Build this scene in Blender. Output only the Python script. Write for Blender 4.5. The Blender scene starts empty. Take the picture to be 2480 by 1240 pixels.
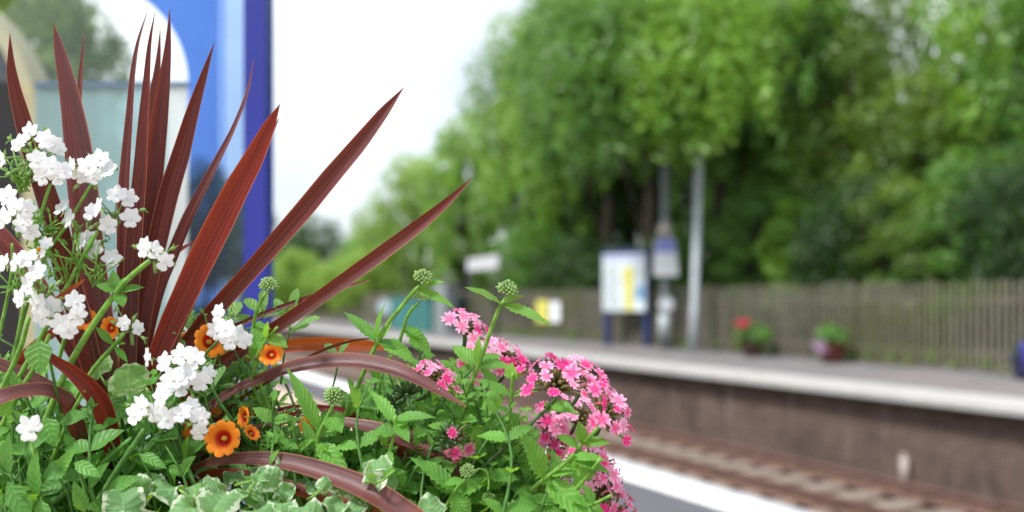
import bpy, math, random
from mathutils import Vector, Matrix, Quaternion
R = math.radians
C = bpy.context.scene.collection
SC = bpy.context.scene

# ------------------------------------------------------------------ camera, world, sun, exposure
FPX = 2411.0                       # focal length in photograph pixels (35 mm on a 36 mm sensor)
CAMZ, HOR, CX = 1.5, 726.0, 1240.0
cam = bpy.data.cameras.new('camera'); cam_o = bpy.data.objects.new('camera', cam); C.objects.link(cam_o)
cam_o.location = (0, 0, CAMZ); cam_o.rotation_euler = (R(90), 0, 0)
cam.lens = 35; cam.sensor_width = 36; cam.shift_y = (HOR - 620) / 2480
cam.clip_start = 0.05; cam.clip_end = 2000
cam.dof.use_dof = True; cam.dof.focus_distance = 0.96; cam.dof.aperture_fstop = 2.9
SC.camera = cam_o

SUN_EL, SUN_AZ = R(52), R(235)     # azimuth measured clockwise from +Y: behind and to the left of the camera
w = bpy.data.worlds.new('World'); SC.world = w; w.use_nodes = True
nt = w.node_tree; nt.nodes.clear()
out = nt.nodes.new('ShaderNodeOutputWorld'); bg = nt.nodes.new('ShaderNodeBackground')
sky = nt.nodes.new('ShaderNodeTexSky'); sky.sky_type = 'NISHITA'; sky.sun_disc = False
sky.sun_elevation = SUN_EL; sky.sun_rotation = SUN_AZ
tc = nt.nodes.new('ShaderNodeTexCoord'); nz = nt.nodes.new('ShaderNodeTexNoise')
nz.inputs['Scale'].default_value = 2.2; nz.inputs['Detail'].default_value = 5; nz.inputs['Roughness'].default_value = .55
rmp = nt.nodes.new('ShaderNodeMapRange'); rmp.inputs[1].default_value = .36; rmp.inputs[2].default_value = .56
rmp.inputs[3].default_value = .5; rmp.inputs[4].default_value = 1
mx = nt.nodes.new('ShaderNodeMix'); mx.data_type = 'RGBA'; mx.inputs[7].default_value = (10.6, 11.1, 11.8, 1)
L = nt.links.new
L(tc.outputs['Generated'], nz.inputs['Vector']); L(nz.outputs['Fac'], rmp.inputs[0]); L(rmp.outputs[0], mx.inputs[0])
L(sky.outputs[0], mx.inputs[6]); L(mx.outputs[2], bg.inputs[0]); bg.inputs[1].default_value = .08
L(bg.outputs[0], out.inputs[0])

sun = bpy.data.lights.new('sun', 'SUN'); sun_o = bpy.data.objects.new('sun', sun); C.objects.link(sun_o)
sun.energy = 2.9; sun.angle = R(10); sun.color = (1, .97, .92)
sd = Vector((math.sin(SUN_AZ) * math.cos(SUN_EL), math.cos(SUN_AZ) * math.cos(SUN_EL), math.sin(SUN_EL)))
sun_o.rotation_euler = (-sd).to_track_quat('-Z', 'Y').to_euler(); sun_o.location = sd * 60
SC.view_settings.view_transform = 'Standard'; SC.view_settings.look = 'None'
SC.view_settings.exposure = .68; SC.view_settings.gamma = 1
SC.render.engine = 'CYCLES'
SC.cycles.max_bounces = 8; SC.cycles.transparent_max_bounces = 12; SC.cycles.use_denoising = True

# ------------------------------------------------------------------ helpers
def at(px, py, Y):
    return Vector(((px - CX) / FPX * Y, Y, CAMZ - (py - HOR) / FPX * Y))
U = Vector((-.42, .9075, 0)).normalized(); N = Vector((U.y, -U.x, 0))
def P(s, n, z=0.0):                  # corridor of the railway: s along the track, n across it
    return U * s + N * n + Vector((0, 0, z))
def on(px, n):                       # ground point of the corridor at offset n seen in column px
    k = (px - CX) / FPX; Y = n / (N.x * k + N.y)
    return Vector((k * Y, Y, 0))

class MB:
    def __init__(self): self.v = []; self.f = []; self.uv = []; self.r = []; self.m = []
    def vert(self, p, uv=(0, 0), r=0.5): self.v.append(tuple(p)); self.uv.append(uv); self.r.append(r); return len(self.v) - 1
    def face(self, idx, m=0): self.f.append(tuple(idx)); self.m.append(m)
    def grid(self, rows, uvs, r=.5, m=0):
        b = len(self.v); nc = len(rows[0])
        for i, row in enumerate(rows):
            for j, p in enumerate(row): self.vert(p, uvs[i][j], r)
        for i in range(len(rows) - 1):
            for j in range(nc - 1):
                a = b + i * nc + j; self.face((a, a + 1, a + nc + 1, a + nc), m)
    def box(self, c, x, y, z, m=0, r=.5):   # c centre of base; x,y,z full axis vectors
        x, y, z = Vector(x), Vector(y), Vector(z); b = len(self.v); c = Vector(c)
        for k in (0, 1):
            for (i, j) in ((-.5, -.5), (.5, -.5), (.5, .5), (-.5, .5)):
                self.vert(c + x * i + y * j + z * k, (i + .5, k), r)
        for q in ((3, 2, 1, 0), (4, 5, 6, 7), (0, 1, 5, 4), (1, 2, 6, 5), (2, 3, 7, 6), (3, 0, 4, 7)):
            self.face([b + i for i in q], m)
    def tube(self, pts, rad, n=7, m=0, r=.5, cap=True):
        pts = [Vector(p) for p in pts]; b = len(self.v)
        ref = Vector((.31, .2, .93))
        for i, p in enumerate(pts):
            t = (pts[min(i + 1, len(pts) - 1)] - pts[max(i - 1, 0)]).normalized()
            if abs(t.dot(ref)) > .95: ref = Vector((.9, .3, .1))
            a = t.cross(ref).normalized(); c = t.cross(a)
            rr = rad[i] if isinstance(rad, (list, tuple)) else rad
            for k in range(n):
                an = 2 * math.pi * k / n
                self.vert(p + (a * math.cos(an) + c * math.sin(an)) * rr, (k / n, i / max(1, len(pts) - 1)), r)
        for i in range(len(pts) - 1):
            for k in range(n):
                a0 = b + i * n + k; a1 = b + i * n + (k + 1) % n
                self.face((a0, a1, a1 + n, a0 + n), m)
        if cap:
            self.face([b + k for k in range(n)][::-1], m); e = b + (len(pts) - 1) * n
            self.face([e + k for k in range(n)], m)
    def ellipsoid(self, c, a, b_, c_, nu=10, nv=7, m=0, r=.5):
        c = Vector(c); rows = []; uvs = []
        for i in range(nv + 1):
            th = math.pi * i / nv
            rows.append([c + Vector(a) * (math.sin(th) * math.cos(2 * math.pi * j / nu)) + Vector(b_) * (math.sin(th) * math.sin(2 * math.pi * j / nu)) + Vector(c_) * math.cos(th) for j in range(nu + 1)])
            uvs.append([(j / nu, i / nv) for j in range(nu + 1)])
        self.grid(rows, uvs, r, m)
    def build(self, name, mats, parent=None, smooth=True, origin=None):
        vs = self.v
        if origin is None:
            xs = [p[0] for p in vs]; ys = [p[1] for p in vs]; zs = [p[2] for p in vs]
            origin = Vector(((min(xs) + max(xs)) / 2, (min(ys) + max(ys)) / 2, min(zs)))
        o3 = tuple(origin)
        me = bpy.data.meshes.new(name)
        me.from_pydata([(p[0] - o3[0], p[1] - o3[1], p[2] - o3[2]) for p in vs], [], self.f)
        if not isinstance(mats, (list, tuple)): mats = [mats]
        for mt in mats: me.materials.append(mt)
        me.polygons.foreach_set('material_index', self.m)
        me.polygons.foreach_set('use_smooth', [smooth] * len(self.f))
        ul = me.uv_layers.new(name='UVMap'); buf = []
        for f in self.f:
            for i in f: buf.extend(self.uv[i])
        ul.data.foreach_set('uv', buf)
        at_ = me.attributes.new('rnd', 'FLOAT', 'POINT'); at_.data.foreach_set('value', self.r)
        me.update()
        o = bpy.data.objects.new(name, me); C.objects.link(o)
        place(o, Matrix.Translation(Vector(o3)), parent)
        return o
W = {}
def place(o, mw, parent=None):
    W[o.name] = mw
    if parent is not None:
        o.parent = parent; o.matrix_basis = W[parent.name].inverted() @ mw
    else: o.matrix_basis = mw
def dupl(src, name, mw, parent=None):
    o = src.copy(); o.name = name; C.objects.link(o); place(o, mw, parent); return o
def instance(mesh, name, mw, parent=None):
    o = bpy.data.objects.new(name, mesh); C.objects.link(o); place(o, mw, parent); return o
def tag(o, label=None, cat=None, group=None, kind=None):
    if label: o['label'] = label
    if cat: o['category'] = cat
    if group: o['group'] = group
    if kind: o['kind'] = kind
    return o
def thing(name, loc, label, cat, group=None):
    o = bpy.data.objects.new(name, None); o.empty_display_size = .05; C.objects.link(o)
    place(o, Matrix.Translation(Vector(loc))); tag(o, label, cat, group); return o
def proto_mesh(mb, name, mats):      # mesh datablock only
    o = mb.build(name, mats, None, True, Vector((0, 0, 0))); me = o.data
    bpy.data.objects.remove(o); return me
def frame(p, x, zhint):
    x = Vector(x).normalized(); z = Vector(zhint); z = (z - x * z.dot(x))
    if z.length < 1e-4: z = x.orthogonal()
    z.normalize(); y = z.cross(x)
    M = Matrix((x, y, z)).transposed().to_4x4(); M.translation = Vector(p); return M
def crom(pts, n):
    pts = [Vector(p) for p in pts]; out_ = []
    q = [pts[0] * 2 - pts[1]] + pts + [pts[-1] * 2 - pts[-2]]; seg = len(pts) - 1
    for i in range(n + 1):
        t = i / n * seg; k = min(int(t), seg - 1); t -= k
        a, b, c, d = q[k:k + 4]
        out_.append(.5 * ((2 * b) + (c - a) * t + (2 * a - 5 * b + 4 * c - d) * t * t + (3 * b - a - 3 * c + d) * t ** 3))
    return out_
def lerp1(tab, x):
    if x <= tab[0][0]: return tab[0][1]
    for (a, b), (c, d) in zip(tab, tab[1:]):
        if x <= c: return b + (d - b) * (x - a) / (c - a)
    return tab[-1][1]

# ------------------------------------------------------------------ materials
class NT:
    def __init__(self, name):
        self.mat = bpy.data.materials.new(name); self.mat.use_nodes = True
        self.t = self.mat.node_tree; self.t.nodes.clear()
        self.out = self.n('ShaderNodeOutputMaterial')
    def n(self, ty, **kw):
        x = self.t.nodes.new(ty)
        for k, v in kw.items(): setattr(x, k, v)
        return x
    def l(self, a, b): self.t.links.new(a, b)
    def s(self, sock, v):
        if isinstance(v, (int, float)): sock.default_value = v
        elif isinstance(v, (tuple, list)): sock.default_value = (*v, 1) if len(v) == 3 and sock.type == 'RGBA' else v
        else: self.l(v, sock)
    def math(self, op, a, b=0, c=None, clamp=False):
        x = self.n('ShaderNodeMath', operation=op); x.use_clamp = clamp
        self.s(x.inputs[0], a); self.s(x.inputs[1], b)
        if c is not None: self.s(x.inputs[2], c)
        return x.outputs[0]
    def mix(self, f, a, b, bt='MIX'):
        x = self.n('ShaderNodeMix', data_type='RGBA', blend_type=bt)
        self.s(x.inputs[0], f); self.s(x.inputs[6], a); self.s(x.inputs[7], b); return x.outputs[2]
    def rng(self, v, a, b, c, d):
        x = self.n('ShaderNodeMapRange'); x.interpolation_type = 'SMOOTHSTEP'
        self.s(x.inputs[0], v)
        for i, k in enumerate((a, b, c, d)): x.inputs[i + 1].default_value = k
        return x.outputs[0]
    def noise(self, scale, detail=4, vec=None, rough=.55):
        x = self.n('ShaderNodeTexNoise'); x.inputs['Scale'].default_value = scale
        x.inputs['Detail'].default_value = detail; x.inputs['Roughness'].default_value = rough
        if vec is not None: self.l(vec, x.inputs['Vector'])
        return x.outputs['Fac']
    def obj(self): return self.n('ShaderNodeTexCoord').outputs['Object']
    def pos(self): return self.n('ShaderNodeNewGeometry').outputs['Position']
    def attr(self, nm='rnd'): return self.n('ShaderNodeAttribute', attribute_name=nm).outputs['Fac']
    def uv(self):
        x = self.n('ShaderNodeSeparateXYZ'); self.l(self.n('ShaderNodeTexCoord').outputs['UV'], x.inputs[0])
        return x.outputs[0], x.outputs[1]
    def comb(self, a, b, c=0):
        x = self.n('ShaderNodeCombineXYZ'); self.s(x.inputs[0], a); self.s(x.inputs[1], b); self.s(x.inputs[2], c); return x.outputs[0]
    def mapv(self, vec, sc):
        x = self.n('ShaderNodeMapping'); self.l(vec, x.inputs[0]); x.inputs['Scale'].default_value = sc; return x.outputs[0]
    def bump(self, h, st=.3, d=.01):
        x = self.n('ShaderNodeBump'); x.inputs['Strength'].default_value = st; x.inputs['Distance'].default_value = d
        self.l(h, x.inputs['Height']); return x.outputs[0]
    def pbr(self, col, rough=.6, normal=None, spec=.5, metal=0, trans=None, tfac=.35):
        x = self.n('ShaderNodeBsdfPrincipled'); self.s(x.inputs['Base Color'], col); self.s(x.inputs['Roughness'], rough)
        x.inputs['Specular IOR Level'].default_value = spec; x.inputs['Metallic'].default_value = metal
        if normal is not None: self.l(normal, x.inputs['Normal'])
        o = x.outputs[0]
        if trans is not None:
            t = self.n('ShaderNodeBsdfTranslucent'); self.s(t.inputs[0], trans)
            ms = self.n('ShaderNodeMixShader'); self.s(ms.inputs[0], tfac); self.l(o, ms.inputs[1]); self.l(t.outputs[0], ms.inputs[2]); o = ms.outputs[0]
        self.l(o, self.out.inputs[0]); return self.mat

def m_simple(name, c, rough=.6, var=.25, scale=6, spec=.4, metal=0, bump=.15, bd=.004):
    m = NT(name); p = m.obj(); f = m.noise(scale, 6, p)
    dark = tuple(v * (1 - var) for v in c); lite = tuple(min(1, v * (1 + var)) for v in c)
    col = m.mix(m.rng(f, .3, .7, 0, 1), dark, lite)
    return m.pbr(col, rough, m.bump(m.noise(scale * 9, 4, p), bump, bd), spec, metal)

def m_leaf(name, c1, c2, tr, rough=.42, vein=.55, freq=8, margin=None, tfac=.32, pale=0, spec=.4):
    m = NT(name); u, v = m.uv(); r = m.attr()
    av = m.math('ABSOLUTE', m.math('MULTIPLY_ADD', v, 2, -1))
    col = m.mix(r, c1, c2)
    ph = m.math('MULTIPLY', m.math('SUBTRACT', u, m.math('MULTIPLY', av, .22)), freq)
    tri = m.math('ABSOLUTE', m.math('SUBTRACT', m.math('FRACT', ph), .5))         # 0 on a side vein
    sv = m.rng(tri, 0, .16, 1, 0); mid = m.rng(av, .02, .1, 1, 0)
    vv = m.math('MAXIMUM', mid, m.math('MULTIPLY', sv, .55))
    nn = m.noise(60, 4, m.obj())
    col = m.mix(m.math('MULTIPLY', m.rng(nn, .35, .7, 0, 1), .35), col, tuple(k * .6 for k in c1))
    col = m.mix(m.math('MULTIPLY', vv, vein), col, tuple(min(1, k * 1.7 + .015) for k in c2))
    trc = m.mix(r, tr, tuple(k * 1.25 for k in tr))
    if margin:
        wn = m.noise(5.5, 4, m.comb(m.math('MULTIPLY', u, 1.2), v, r))
        e = m.math('MAXIMUM', av, m.math('ABSOLUTE', m.math('MULTIPLY_ADD', u, 2, -1.05)))
        k = m.rng(m.math('ADD', e, m.math('MULTIPLY_ADD', wn, .9, -.45)), .72, .8, 0, 1)
        col = m.mix(k, col, margin); trc = m.mix(k, trc, margin)
    geo = m.n('ShaderNodeNewGeometry')
    col = m.mix(m.math('MULTIPLY', geo.outputs['Backfacing'], .45), col, tuple(k * 1.1 + .02 for k in c2))
    h = m.math('SUBTRACT', m.math('MULTIPLY', m.math('SINE', m.math('MULTIPLY', tri, 3.14)), .6), vv)
    return m.pbr(col, rough, m.bump(h, .5, .0012), spec, 0, trc, tfac)

def m_far_leaf(name, c1, c2, tr, tfac=.35):
    m = NT(name); r = m.attr()
    col = m.mix(r, c1, c2)
    return m.pbr(col, .38, None, .6, 0, m.mix(r, tuple(k * .7 for k in tr), tr), tfac)

def m_cord(name, red=0.0, top=0.0, orange=0.0):
    m = NT(name); u, v = m.uv(); r = m.attr()
    av = m.math('ABSOLUTE', m.math('MULTIPLY_ADD', v, 2, -1))
    st = m.noise(1, 5, m.comb(m.math('MULTIPLY', u, .9), m.math('MULTIPLY', v, 34), m.math('MULTIPLY', r, 9)), .7)
    wd = m.noise(1, 2, m.comb(m.math('MULTIPLY', u, 1.6), m.math('MULTIPLY', v, 5), m.math('MULTIPLY', r, 17)))
    base = m.mix(m.rng(wd, .3, .7, 0, 1), (.026 + .05 * red + .03 * top, .006 + .018 * top, .008 + .019 * top), (.088 + .10 * red + .05 * top, .009 + .045 * top, .009 + .045 * top))
    col = m.mix(m.math('MULTIPLY', m.rng(st, .57, .66, 0, 1), .7), base, (.36, .055, .025))
    pin = m.math('ABSOLUTE', m.math('SUBTRACT', m.math('FRACT', m.math('MULTIPLY_ADD', v, 11, m.math('MULTIPLY', wd, .8))), .5))
    pk = m.math('MULTIPLY', m.rng(pin, .0, .16, 1, 0), m.rng(m.noise(1, 2, m.comb(m.math('MULTIPLY', u, 2.5), m.math('MULTIPLY', v, 9), m.math('MULTIPLY', r, 31))), .42, .6, 0, .6))
    col = m.mix(pk, col, (.34, .085, .055))
    col = m.mix(m.math('MULTIPLY', m.rng(st, .3, .42, 1, 0), .7), col, (.016, .005, .008))
    col = m.mix(m.math('MULTIPLY', m.rng(av, .0, .07, 1, 0), .45), col, (.22, .035, .015))
    col = m.mix(m.math('MULTIPLY', m.rng(av, .9, .985, 0, 1), .8), col, (.46, .17, .085))
    col = m.mix(m.math('MULTIPLY', m.rng(u, .0, .05, 1, 0), .4), col, (.3, .08, .03))
    if orange: col = m.mix(m.rng(u, .05, .6, orange, .15), col, (.42, .085, .018))
    tr = m.mix(m.rng(st, .3, .7, 0, 1), (.22 + .5 * orange, .015 + .12 * orange, .008), (.6 + .3 * orange, .09 + .14 * orange, .02))
    return m.pbr(col, .36, m.bump(st, .4, .0008), .4, 0, tr, .13 + .14 * red + .2 * orange)

def m_petal_white(name):
    m = NT(name); u, v = m.uv()
    n = m.noise(1, 3, m.comb(m.math('MULTIPLY', u, 2), m.math('MULTIPLY', v, 9)))
    col = m.mix(m.rng(u, .0, .16, 1, 0), (.84, .86, .9), (.80, .80, .52))
    col = m.mix(m.math('MULTIPLY', m.rng(n, .5, .7, 0, 1), .25), col, (.76, .79, .87))
    return m.pbr(col, .55, m.bump(n, .15, .001), .2, 0, (.86, .88, .92), .38)
def m_petal_pink(name):
    m = NT(name); u, v = m.uv(); r = m.attr()
    oi = m.n('ShaderNodeObjectInfo').outputs['Random']
    n = m.noise(1, 3, m.comb(m.math('MULTIPLY', u, 2), m.math('MULTIPLY', v, 7), oi))
    deep, pale = (.86, .03, .26), (.94, .44, .68)
    k = m.math('ADD', m.math('ADD', m.rng(u, .1, .9, .0, .75), m.math('MULTIPLY_ADD', oi, 1.2, -.55)), m.math('MULTIPLY_ADD', n, .3, -.15), clamp=True)
    col = m.mix(k, deep, pale); col = m.mix(m.rng(u, .04, .14, 1, 0), col, (.55, .5, .12))
    return m.pbr(col, .55, m.bump(n, .2, .001), .2, 0, m.mix(k, (.9, .06, .27), (.95, .6, .78)), .35)
def m_petal_orange(name):
    m = NT(name); u, v = m.uv(); r = m.attr()
    n = m.noise(1, 4, m.comb(m.math('MULTIPLY', u, 1.5), m.math('MULTIPLY', v, 14), r))
    uu = m.math('ADD', u, m.math('MULTIPLY_ADD', n, .24, -.12))
    col = m.mix(m.rng(uu, .34, .58, 0, 1), (.5, .008, .008), (.93, .24, .012))
    col = m.mix(m.rng(uu, .6, 1, 0, .6), col, (.95, .36, .04))
    av = m.math('ABSOLUTE', m.math('MULTIPLY_ADD', v, 2, -1))
    col = m.mix(m.math('MULTIPLY', m.rng(av, .85, 1, 0, 1), .45), col, (.62, .10, .01))
    return m.pbr(col, .5, m.bump(n, .3, .001), .25, 0, m.mix(m.rng(uu, .34, .6, 0, 1), (.6, .02, .01), (.97, .34, .02)), .36)
def m_stem(name, c, tfac=.15):
    m = NT(name); u, v = m.uv()
    n = m.noise(120, 3, m.obj()); col = m.mix(m.rng(n, .3, .7, 0, 1), tuple(k * .75 for k in c), tuple(k * 1.3 for k in c))
    x = m.n('ShaderNodeLayerWeight'); x.inputs[0].default_value = .25
    col = m.mix(m.math('MULTIPLY', m.rng(x.outputs['Facing'], .55, 1, 0, 1), .45), col, (.5, .6, .42))  # pale hairs seen against the rim
    return m.pbr(col, .5, m.bump(n, .3, .001), .35, 0, tuple(k * 1.5 for k in c), tfac)

M = {}
M['cord'] = m_cord('bronze_leaf'); M['cord_orange'] = m_cord('orange_bronze_leaf', 1.0, 0, .75); M['cord_top'] = m_cord('dusky_bronze_leaf', 0, 1.0); M['cord_red'] = m_cord('red_bronze_leaf', 1.0)
M['white'] = m_petal_white('white_petal'); M['pink'] = m_petal_pink('pink_petal'); M['orange'] = m_petal_orange('orange_petal')
M['spur'] = m_simple('pale_spur', (.55, .62, .3), .5, .2, 90)
M['throat'] = m_simple('yellow_throat', (.5, .33, .03), .5, .2, 200)
M['stem'] = m_stem('green_stem', (.17, .36, .06), .2); M['stem2'] = m_stem('mid_stem', (.075, .2, .04), .15); M['dkstem'] = m_stem('dark_stem', (.06, .12, .04))
M['calyx'] = m_stem('calyx_green', (.22, .36, .11)); M['calyxb'] = m_stem('brown_calyx', (.16, .15, .05))
M['nem'] = m_leaf('nemesia_leaf', (.018, .085, .022), (.12, .34, .05), (.30, .6, .04), .42, .2, 6, None, .36, 0, .38)
M['verb'] = m_leaf('verbena_leaf', (.02, .095, .024), (.15, .39, .055), (.36, .66, .05), .45, .22, 9, None, .38, 0, .35)
M['cal'] = m_leaf('calibrachoa_leaf', (.025, .105, .03), (.16, .36, .08), (.32, .6, .06), .4, .3, 6, None, .38, 0, .5)
M['var'] = m_leaf('variegated_leaf', (.05, .16, .05), (.17, .34, .13), (.32, .6, .05), .55, .3, 6, (.80, .83, .68), .34)
M['ger'] = m_leaf('scalloped_leaf', (.13, .32, .06), (.22, .44, .10), (.36, .66, .08), .45, .5, 6, (.66, .76, .46), .4)
M['far1'] = m_far_leaf('bright_foliage', (.06, .17, .015), (.28, .52, .06), (.48, .78, .09))
M['far2'] = m_far_leaf('mid_foliage', (.035, .11, .02), (.16, .36, .055), (.34, .64, .09))
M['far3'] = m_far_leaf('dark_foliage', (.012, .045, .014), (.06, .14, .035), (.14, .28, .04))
M['far4'] = m_far_leaf('olive_foliage', (.045, .10, .012), (.20, .33, .045), (.40, .58, .07))
M['far5'] = m_far_leaf('lime_foliage', (.15, .30, .04), (.34, .52, .08), (.55, .78, .12))
M['far6'] = m_far_leaf('grey_green_foliage', (.045, .12, .04), (.18, .34, .12), (.32, .54, .14))
M['bark'] = m_simple('bark', (.05, .042, .032), .9, .45, 5, .2, 0, .6, .02)

# ------------------------------------------------------------------ the setting: ground, platforms, track bed
def m_ground(name, c1, c2, scale, rough=.9, bump=.5, bd=.02, speck=None):
    m = NT(name); p = m.pos(); a = m.noise(scale, 6, p); b = m.noise(scale * 14, 5, p)
    col = m.mix(m.rng(a, .3, .7, 0, 1), c1, c2)
    col = m.mix(m.math('MULTIPLY', m.rng(b, .35, .65, 0, 1), .5), col, tuple(k * .6 for k in c1))
    if speck: col = m.mix(m.math('MULTIPLY', m.rng(m.noise(scale * .35, 5, p), .5, .7, 0, 1), .6), col, speck)
    return m.pbr(col, rough, m.bump(b, bump, bd), .3)
def m_ballast(name, c1, c2, sc):
    m = NT(name); p = m.pos(); x = m.n('ShaderNodeTexVoronoi'); x.inputs['Scale'].default_value = sc; m.l(p, x.inputs['Vector'])
    hs = m.n('ShaderNodeSeparateColor'); m.l(x.outputs['Color'], hs.inputs[0])
    col = m.mix(hs.outputs[0], c1, c2); col = m.mix(m.math('MULTIPLY', m.noise(.7, 4, p), .5), col, (.10, .06, .035))
    col = m.mix(m.rng(x.outputs['Distance'], .3, .7, 0, .75), col, tuple(k * .25 for k in c1))
    return m.pbr(col, .95, m.bump(m.math('MULTIPLY', x.outputs['Distance'], -1), .9, .04), .2)
def m_paver(name):
    m = NT(name); p = m.pos(); b = m.n('ShaderNodeTexBrick'); m.l(p, b.inputs['Vector'])
    b.inputs['Scale'].default_value = 2.5; b.inputs['Color1'].default_value = (.50, .36, .27, 1); b.inputs['Color2'].default_value = (.60, .45, .34, 1)
    b.inputs['Mortar'].default_value = (.3, .22, .17, 1); b.inputs['Mortar Size'].default_value = .012
    n = m.noise(3, 6, p); col = m.mix(m.math('MULTIPLY', m.rng(n, .35, .7, 0, 1), .25), b.outputs[0], (.42, .33, .27))
    return m.pbr(col, .85, m.bump(b.outputs[1], -.3, .004), .3)
def m_white_edge(name, c):
    m = NT(name); p = m.pos(); a = m.noise(1.3, 7, p, .65); b = m.noise(30, 4, p)
    col = m.mix(m.rng(a, .42, .75, 0, .55), c, tuple(k * .55 for k in c)); col = m.mix(m.math('MULTIPLY', m.rng(b, .5, .75, 0, 1), .3), col, (.3, .28, .26))
    x = m.n('ShaderNodeSeparateXYZ'); m.l(p, x.inputs[0])
    return m.pbr(col, .75, m.bump(b, .2, .004), .3)
def m_brick(name):
    m = NT(name); u, v = m.uv(); b = m.n('ShaderNodeTexBrick'); m.l(m.comb(u, v), b.inputs['Vector'])
    b.inputs['Scale'].default_value = 1; b.inputs['Brick Width'].default_value = .225; b.inputs['Row Height'].default_value = .075; b.inputs['Mortar Size'].default_value = .008
    b.inputs['Color1'].default_value = (.10, .068, .055, 1); b.inputs['Color2'].default_value = (.15, .10, .08, 1); b.inputs['Mortar'].default_value = (.11, .09, .08, 1)
    p = m.pos(); a = m.noise(1.1, 6, p); st = m.noise(1, 4, m.comb(m.math('MULTIPLY', u, 2.2), m.math('MULTIPLY', v, .35)))
    col = m.mix(m.math('MULTIPLY', m.rng(a, .4, .7, 0, 1), .55), b.outputs[0], (.035, .027, .026))
    col = m.mix(m.math('MULTIPLY', m.rng(st, .55, .7, 0, 1), .5), col, (.22, .175, .16))
    return m.pbr(col, .9, m.bump(b.outputs[1], -.5, .006), .25)

G = MB(); G.grid([[(-900, y, -1.6) , (900, y, -1.6)] for y in (-300, 900)], [[(0, 0), (1, 0)], [(0, 1), (1, 1)]])
tag(G.build('ground', m_ground('earth', (.07, .075, .03), (.13, .12, .06), .4), None), kind='structure')

S = [i * 2.0 for i in range(-8, 56)]
def strip(mb, n0, z0, n1, z1, s0=-16, s1=110, m=0):
    ss = [s for s in S if s0 <= s <= s1]
    mb.grid([[P(s, n0, z0), P(s, n1, z1)] for s in ss], [[(s, n0 + z0), (s, n1 + z1)] for s in ss], .5, m)
def slab(mb, n0, n1, z0, z1, s0, s1, m=0):            # a long closed block along the line
    c = P((s0 + s1) / 2, (n0 + n1) / 2, z0); mb.box(c, U * (s1 - s0), N * (n1 - n0), (0, 0, z1 - z0), m)

B = MB(); strip(B, 4.8, -1.16, 10.4, -1.11); strip(B, 10.4, -1.11, 12.33, -1.45)
tag(B.build('track_bed', m_ballast('ballast', (.12, .072, .045), (.27, .19, .13), 9)), kind='structure')

asph = m_ground('tarmac', (.19, .18, .205), (.26, .25, .275), 1.2, .85, .3, .004)
asph2 = m_ground('far_tarmac', (.14, .132, .136), (.20, .19, .195), .8, .85, .3, .004, (.28, .2, .17))
NP = MB(); slab(NP, -14, 4.75, -1.6, 0, -16, 62)
tag(NP.build('near_platform', asph), kind='structure')
PV = MB(); strip(PV, -14, .004, 3.55, .004, -16, 62)
tag(PV.build('paving', m_paver('peach_paving')), kind='structure')
WL = MB(); slab(WL, 4.36, 4.84, -.11, .008, -16, 62)
tag(WL.build('near_platform_edge', m_white_edge('white_edge_paint', (.80, .80, .82))), kind='structure')

FP = MB(); slab(FP, 12.36, 30, -1.6, -.004, -16, 84)
tag(FP.build('far_platform', asph2), kind='structure')
CP = MB(); rr = random.Random(5); s = -16
while s < 84:                                          # separate coping stones, laid end to end
    l = 1.8; dz = rr.uniform(-.006, .006)
    CP.box(P(s + l / 2, 12.66 + rr.uniform(-.015, .015), -.08), U * (l - .02), N * 1.32, (0, 0, .095 + dz), 0, rr.random()); s += l
tag(CP.build('far_platform_coping', m_white_edge('pale_coping', (.46, .45, .44)), None, False), kind='structure')
ss = [i * 2.0 for i in range(-8, 43)]
wall = MB(); wall.grid([[P(s, 12.34, -1.6), P(s, 12.34, -.085)] for s in ss], [[(s, 0), (s, 1.515)] for s in ss])
wall.grid([[P(s, 12.16, -.17), P(s, 12.16, -.085)] for s in ss], [[(s, .1), (s, .2)] for s in ss])
wall.grid([[P(s, 12.34, -.17), P(s, 12.16, -.17)] for s in ss], [[(s, .1), (s, .2)] for s in ss])
tag(wall.build('far_platform_wall', m_brick('sooty_brick')), kind='structure')
# wooded bank behind the fence
BK = MB(); prof = ((18.6, -.004), (21, .5), (25, 2.2), (29, 3.4), (40, 4.2), (70, 4.5))
ss = [i * 3.0 for i in range(-8, 45)]; rr = random.Random(2)
BK.grid([[P(s, n, z + (rr.uniform(-.15, .15) if z > 0 else 0)) for n, z in prof] for s in ss], [[(s, n) for n, z in prof] for s in ss])
tag(BK.build('bank', m_ground('leaf_litter', (.035, .03, .018), (.06, .06, .025), .6)), kind='structure')

# ------------------------------------------------------------------ railway track in front of the far platform
rail_mat = m_simple('rusty_rail', (.17, .098, .078), .6, .3, 8, .5, .3)
sl_mat = m_simple('weathered_sleeper', (.30, .245, .20), .9, .4, 3, .2, 0, .3)
tk = thing('railway_track', P(20, 9.3, -1.12), 'rusty twin-rail track on pale sleepers below the far platform', 'railway track')
prof = [(-.075, 0), (.075, 0), (.075, .015), (.016, .035), (.012, .11), (.035, .125), (.036, .155), (-.036, .155), (-.035, .125), (-.012, .11), (-.016, .035), (-.075, .015)]
for n0 in (8.52, 10.0):
    r = MB(); ss = [-16, 30, 100]
    rows = [[P(s, n0 + a * 1.35, -1.04 + b * 1.2) for a, b in prof + prof[:1]] for s in ss]
    r.grid(rows, [[(s, i / 12) for i in range(13)] for s in ss])
    r.build('rail', rail_mat, tk, False)
sl = MB(); sl.box((0, 0, 0), U * .27, N * 2.5, (0, 0, .12)); sm = proto_mesh(sl, 'sleeper', sl_mat)
for i in range(96):
    instance(sm, 'sleeper', Matrix.Translation(P(4 + i * .66, 9.26, -1.155)), tk)
mk = MB(); p = on(2190, 12.22) + Vector((0, 0, -1.45))
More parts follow.
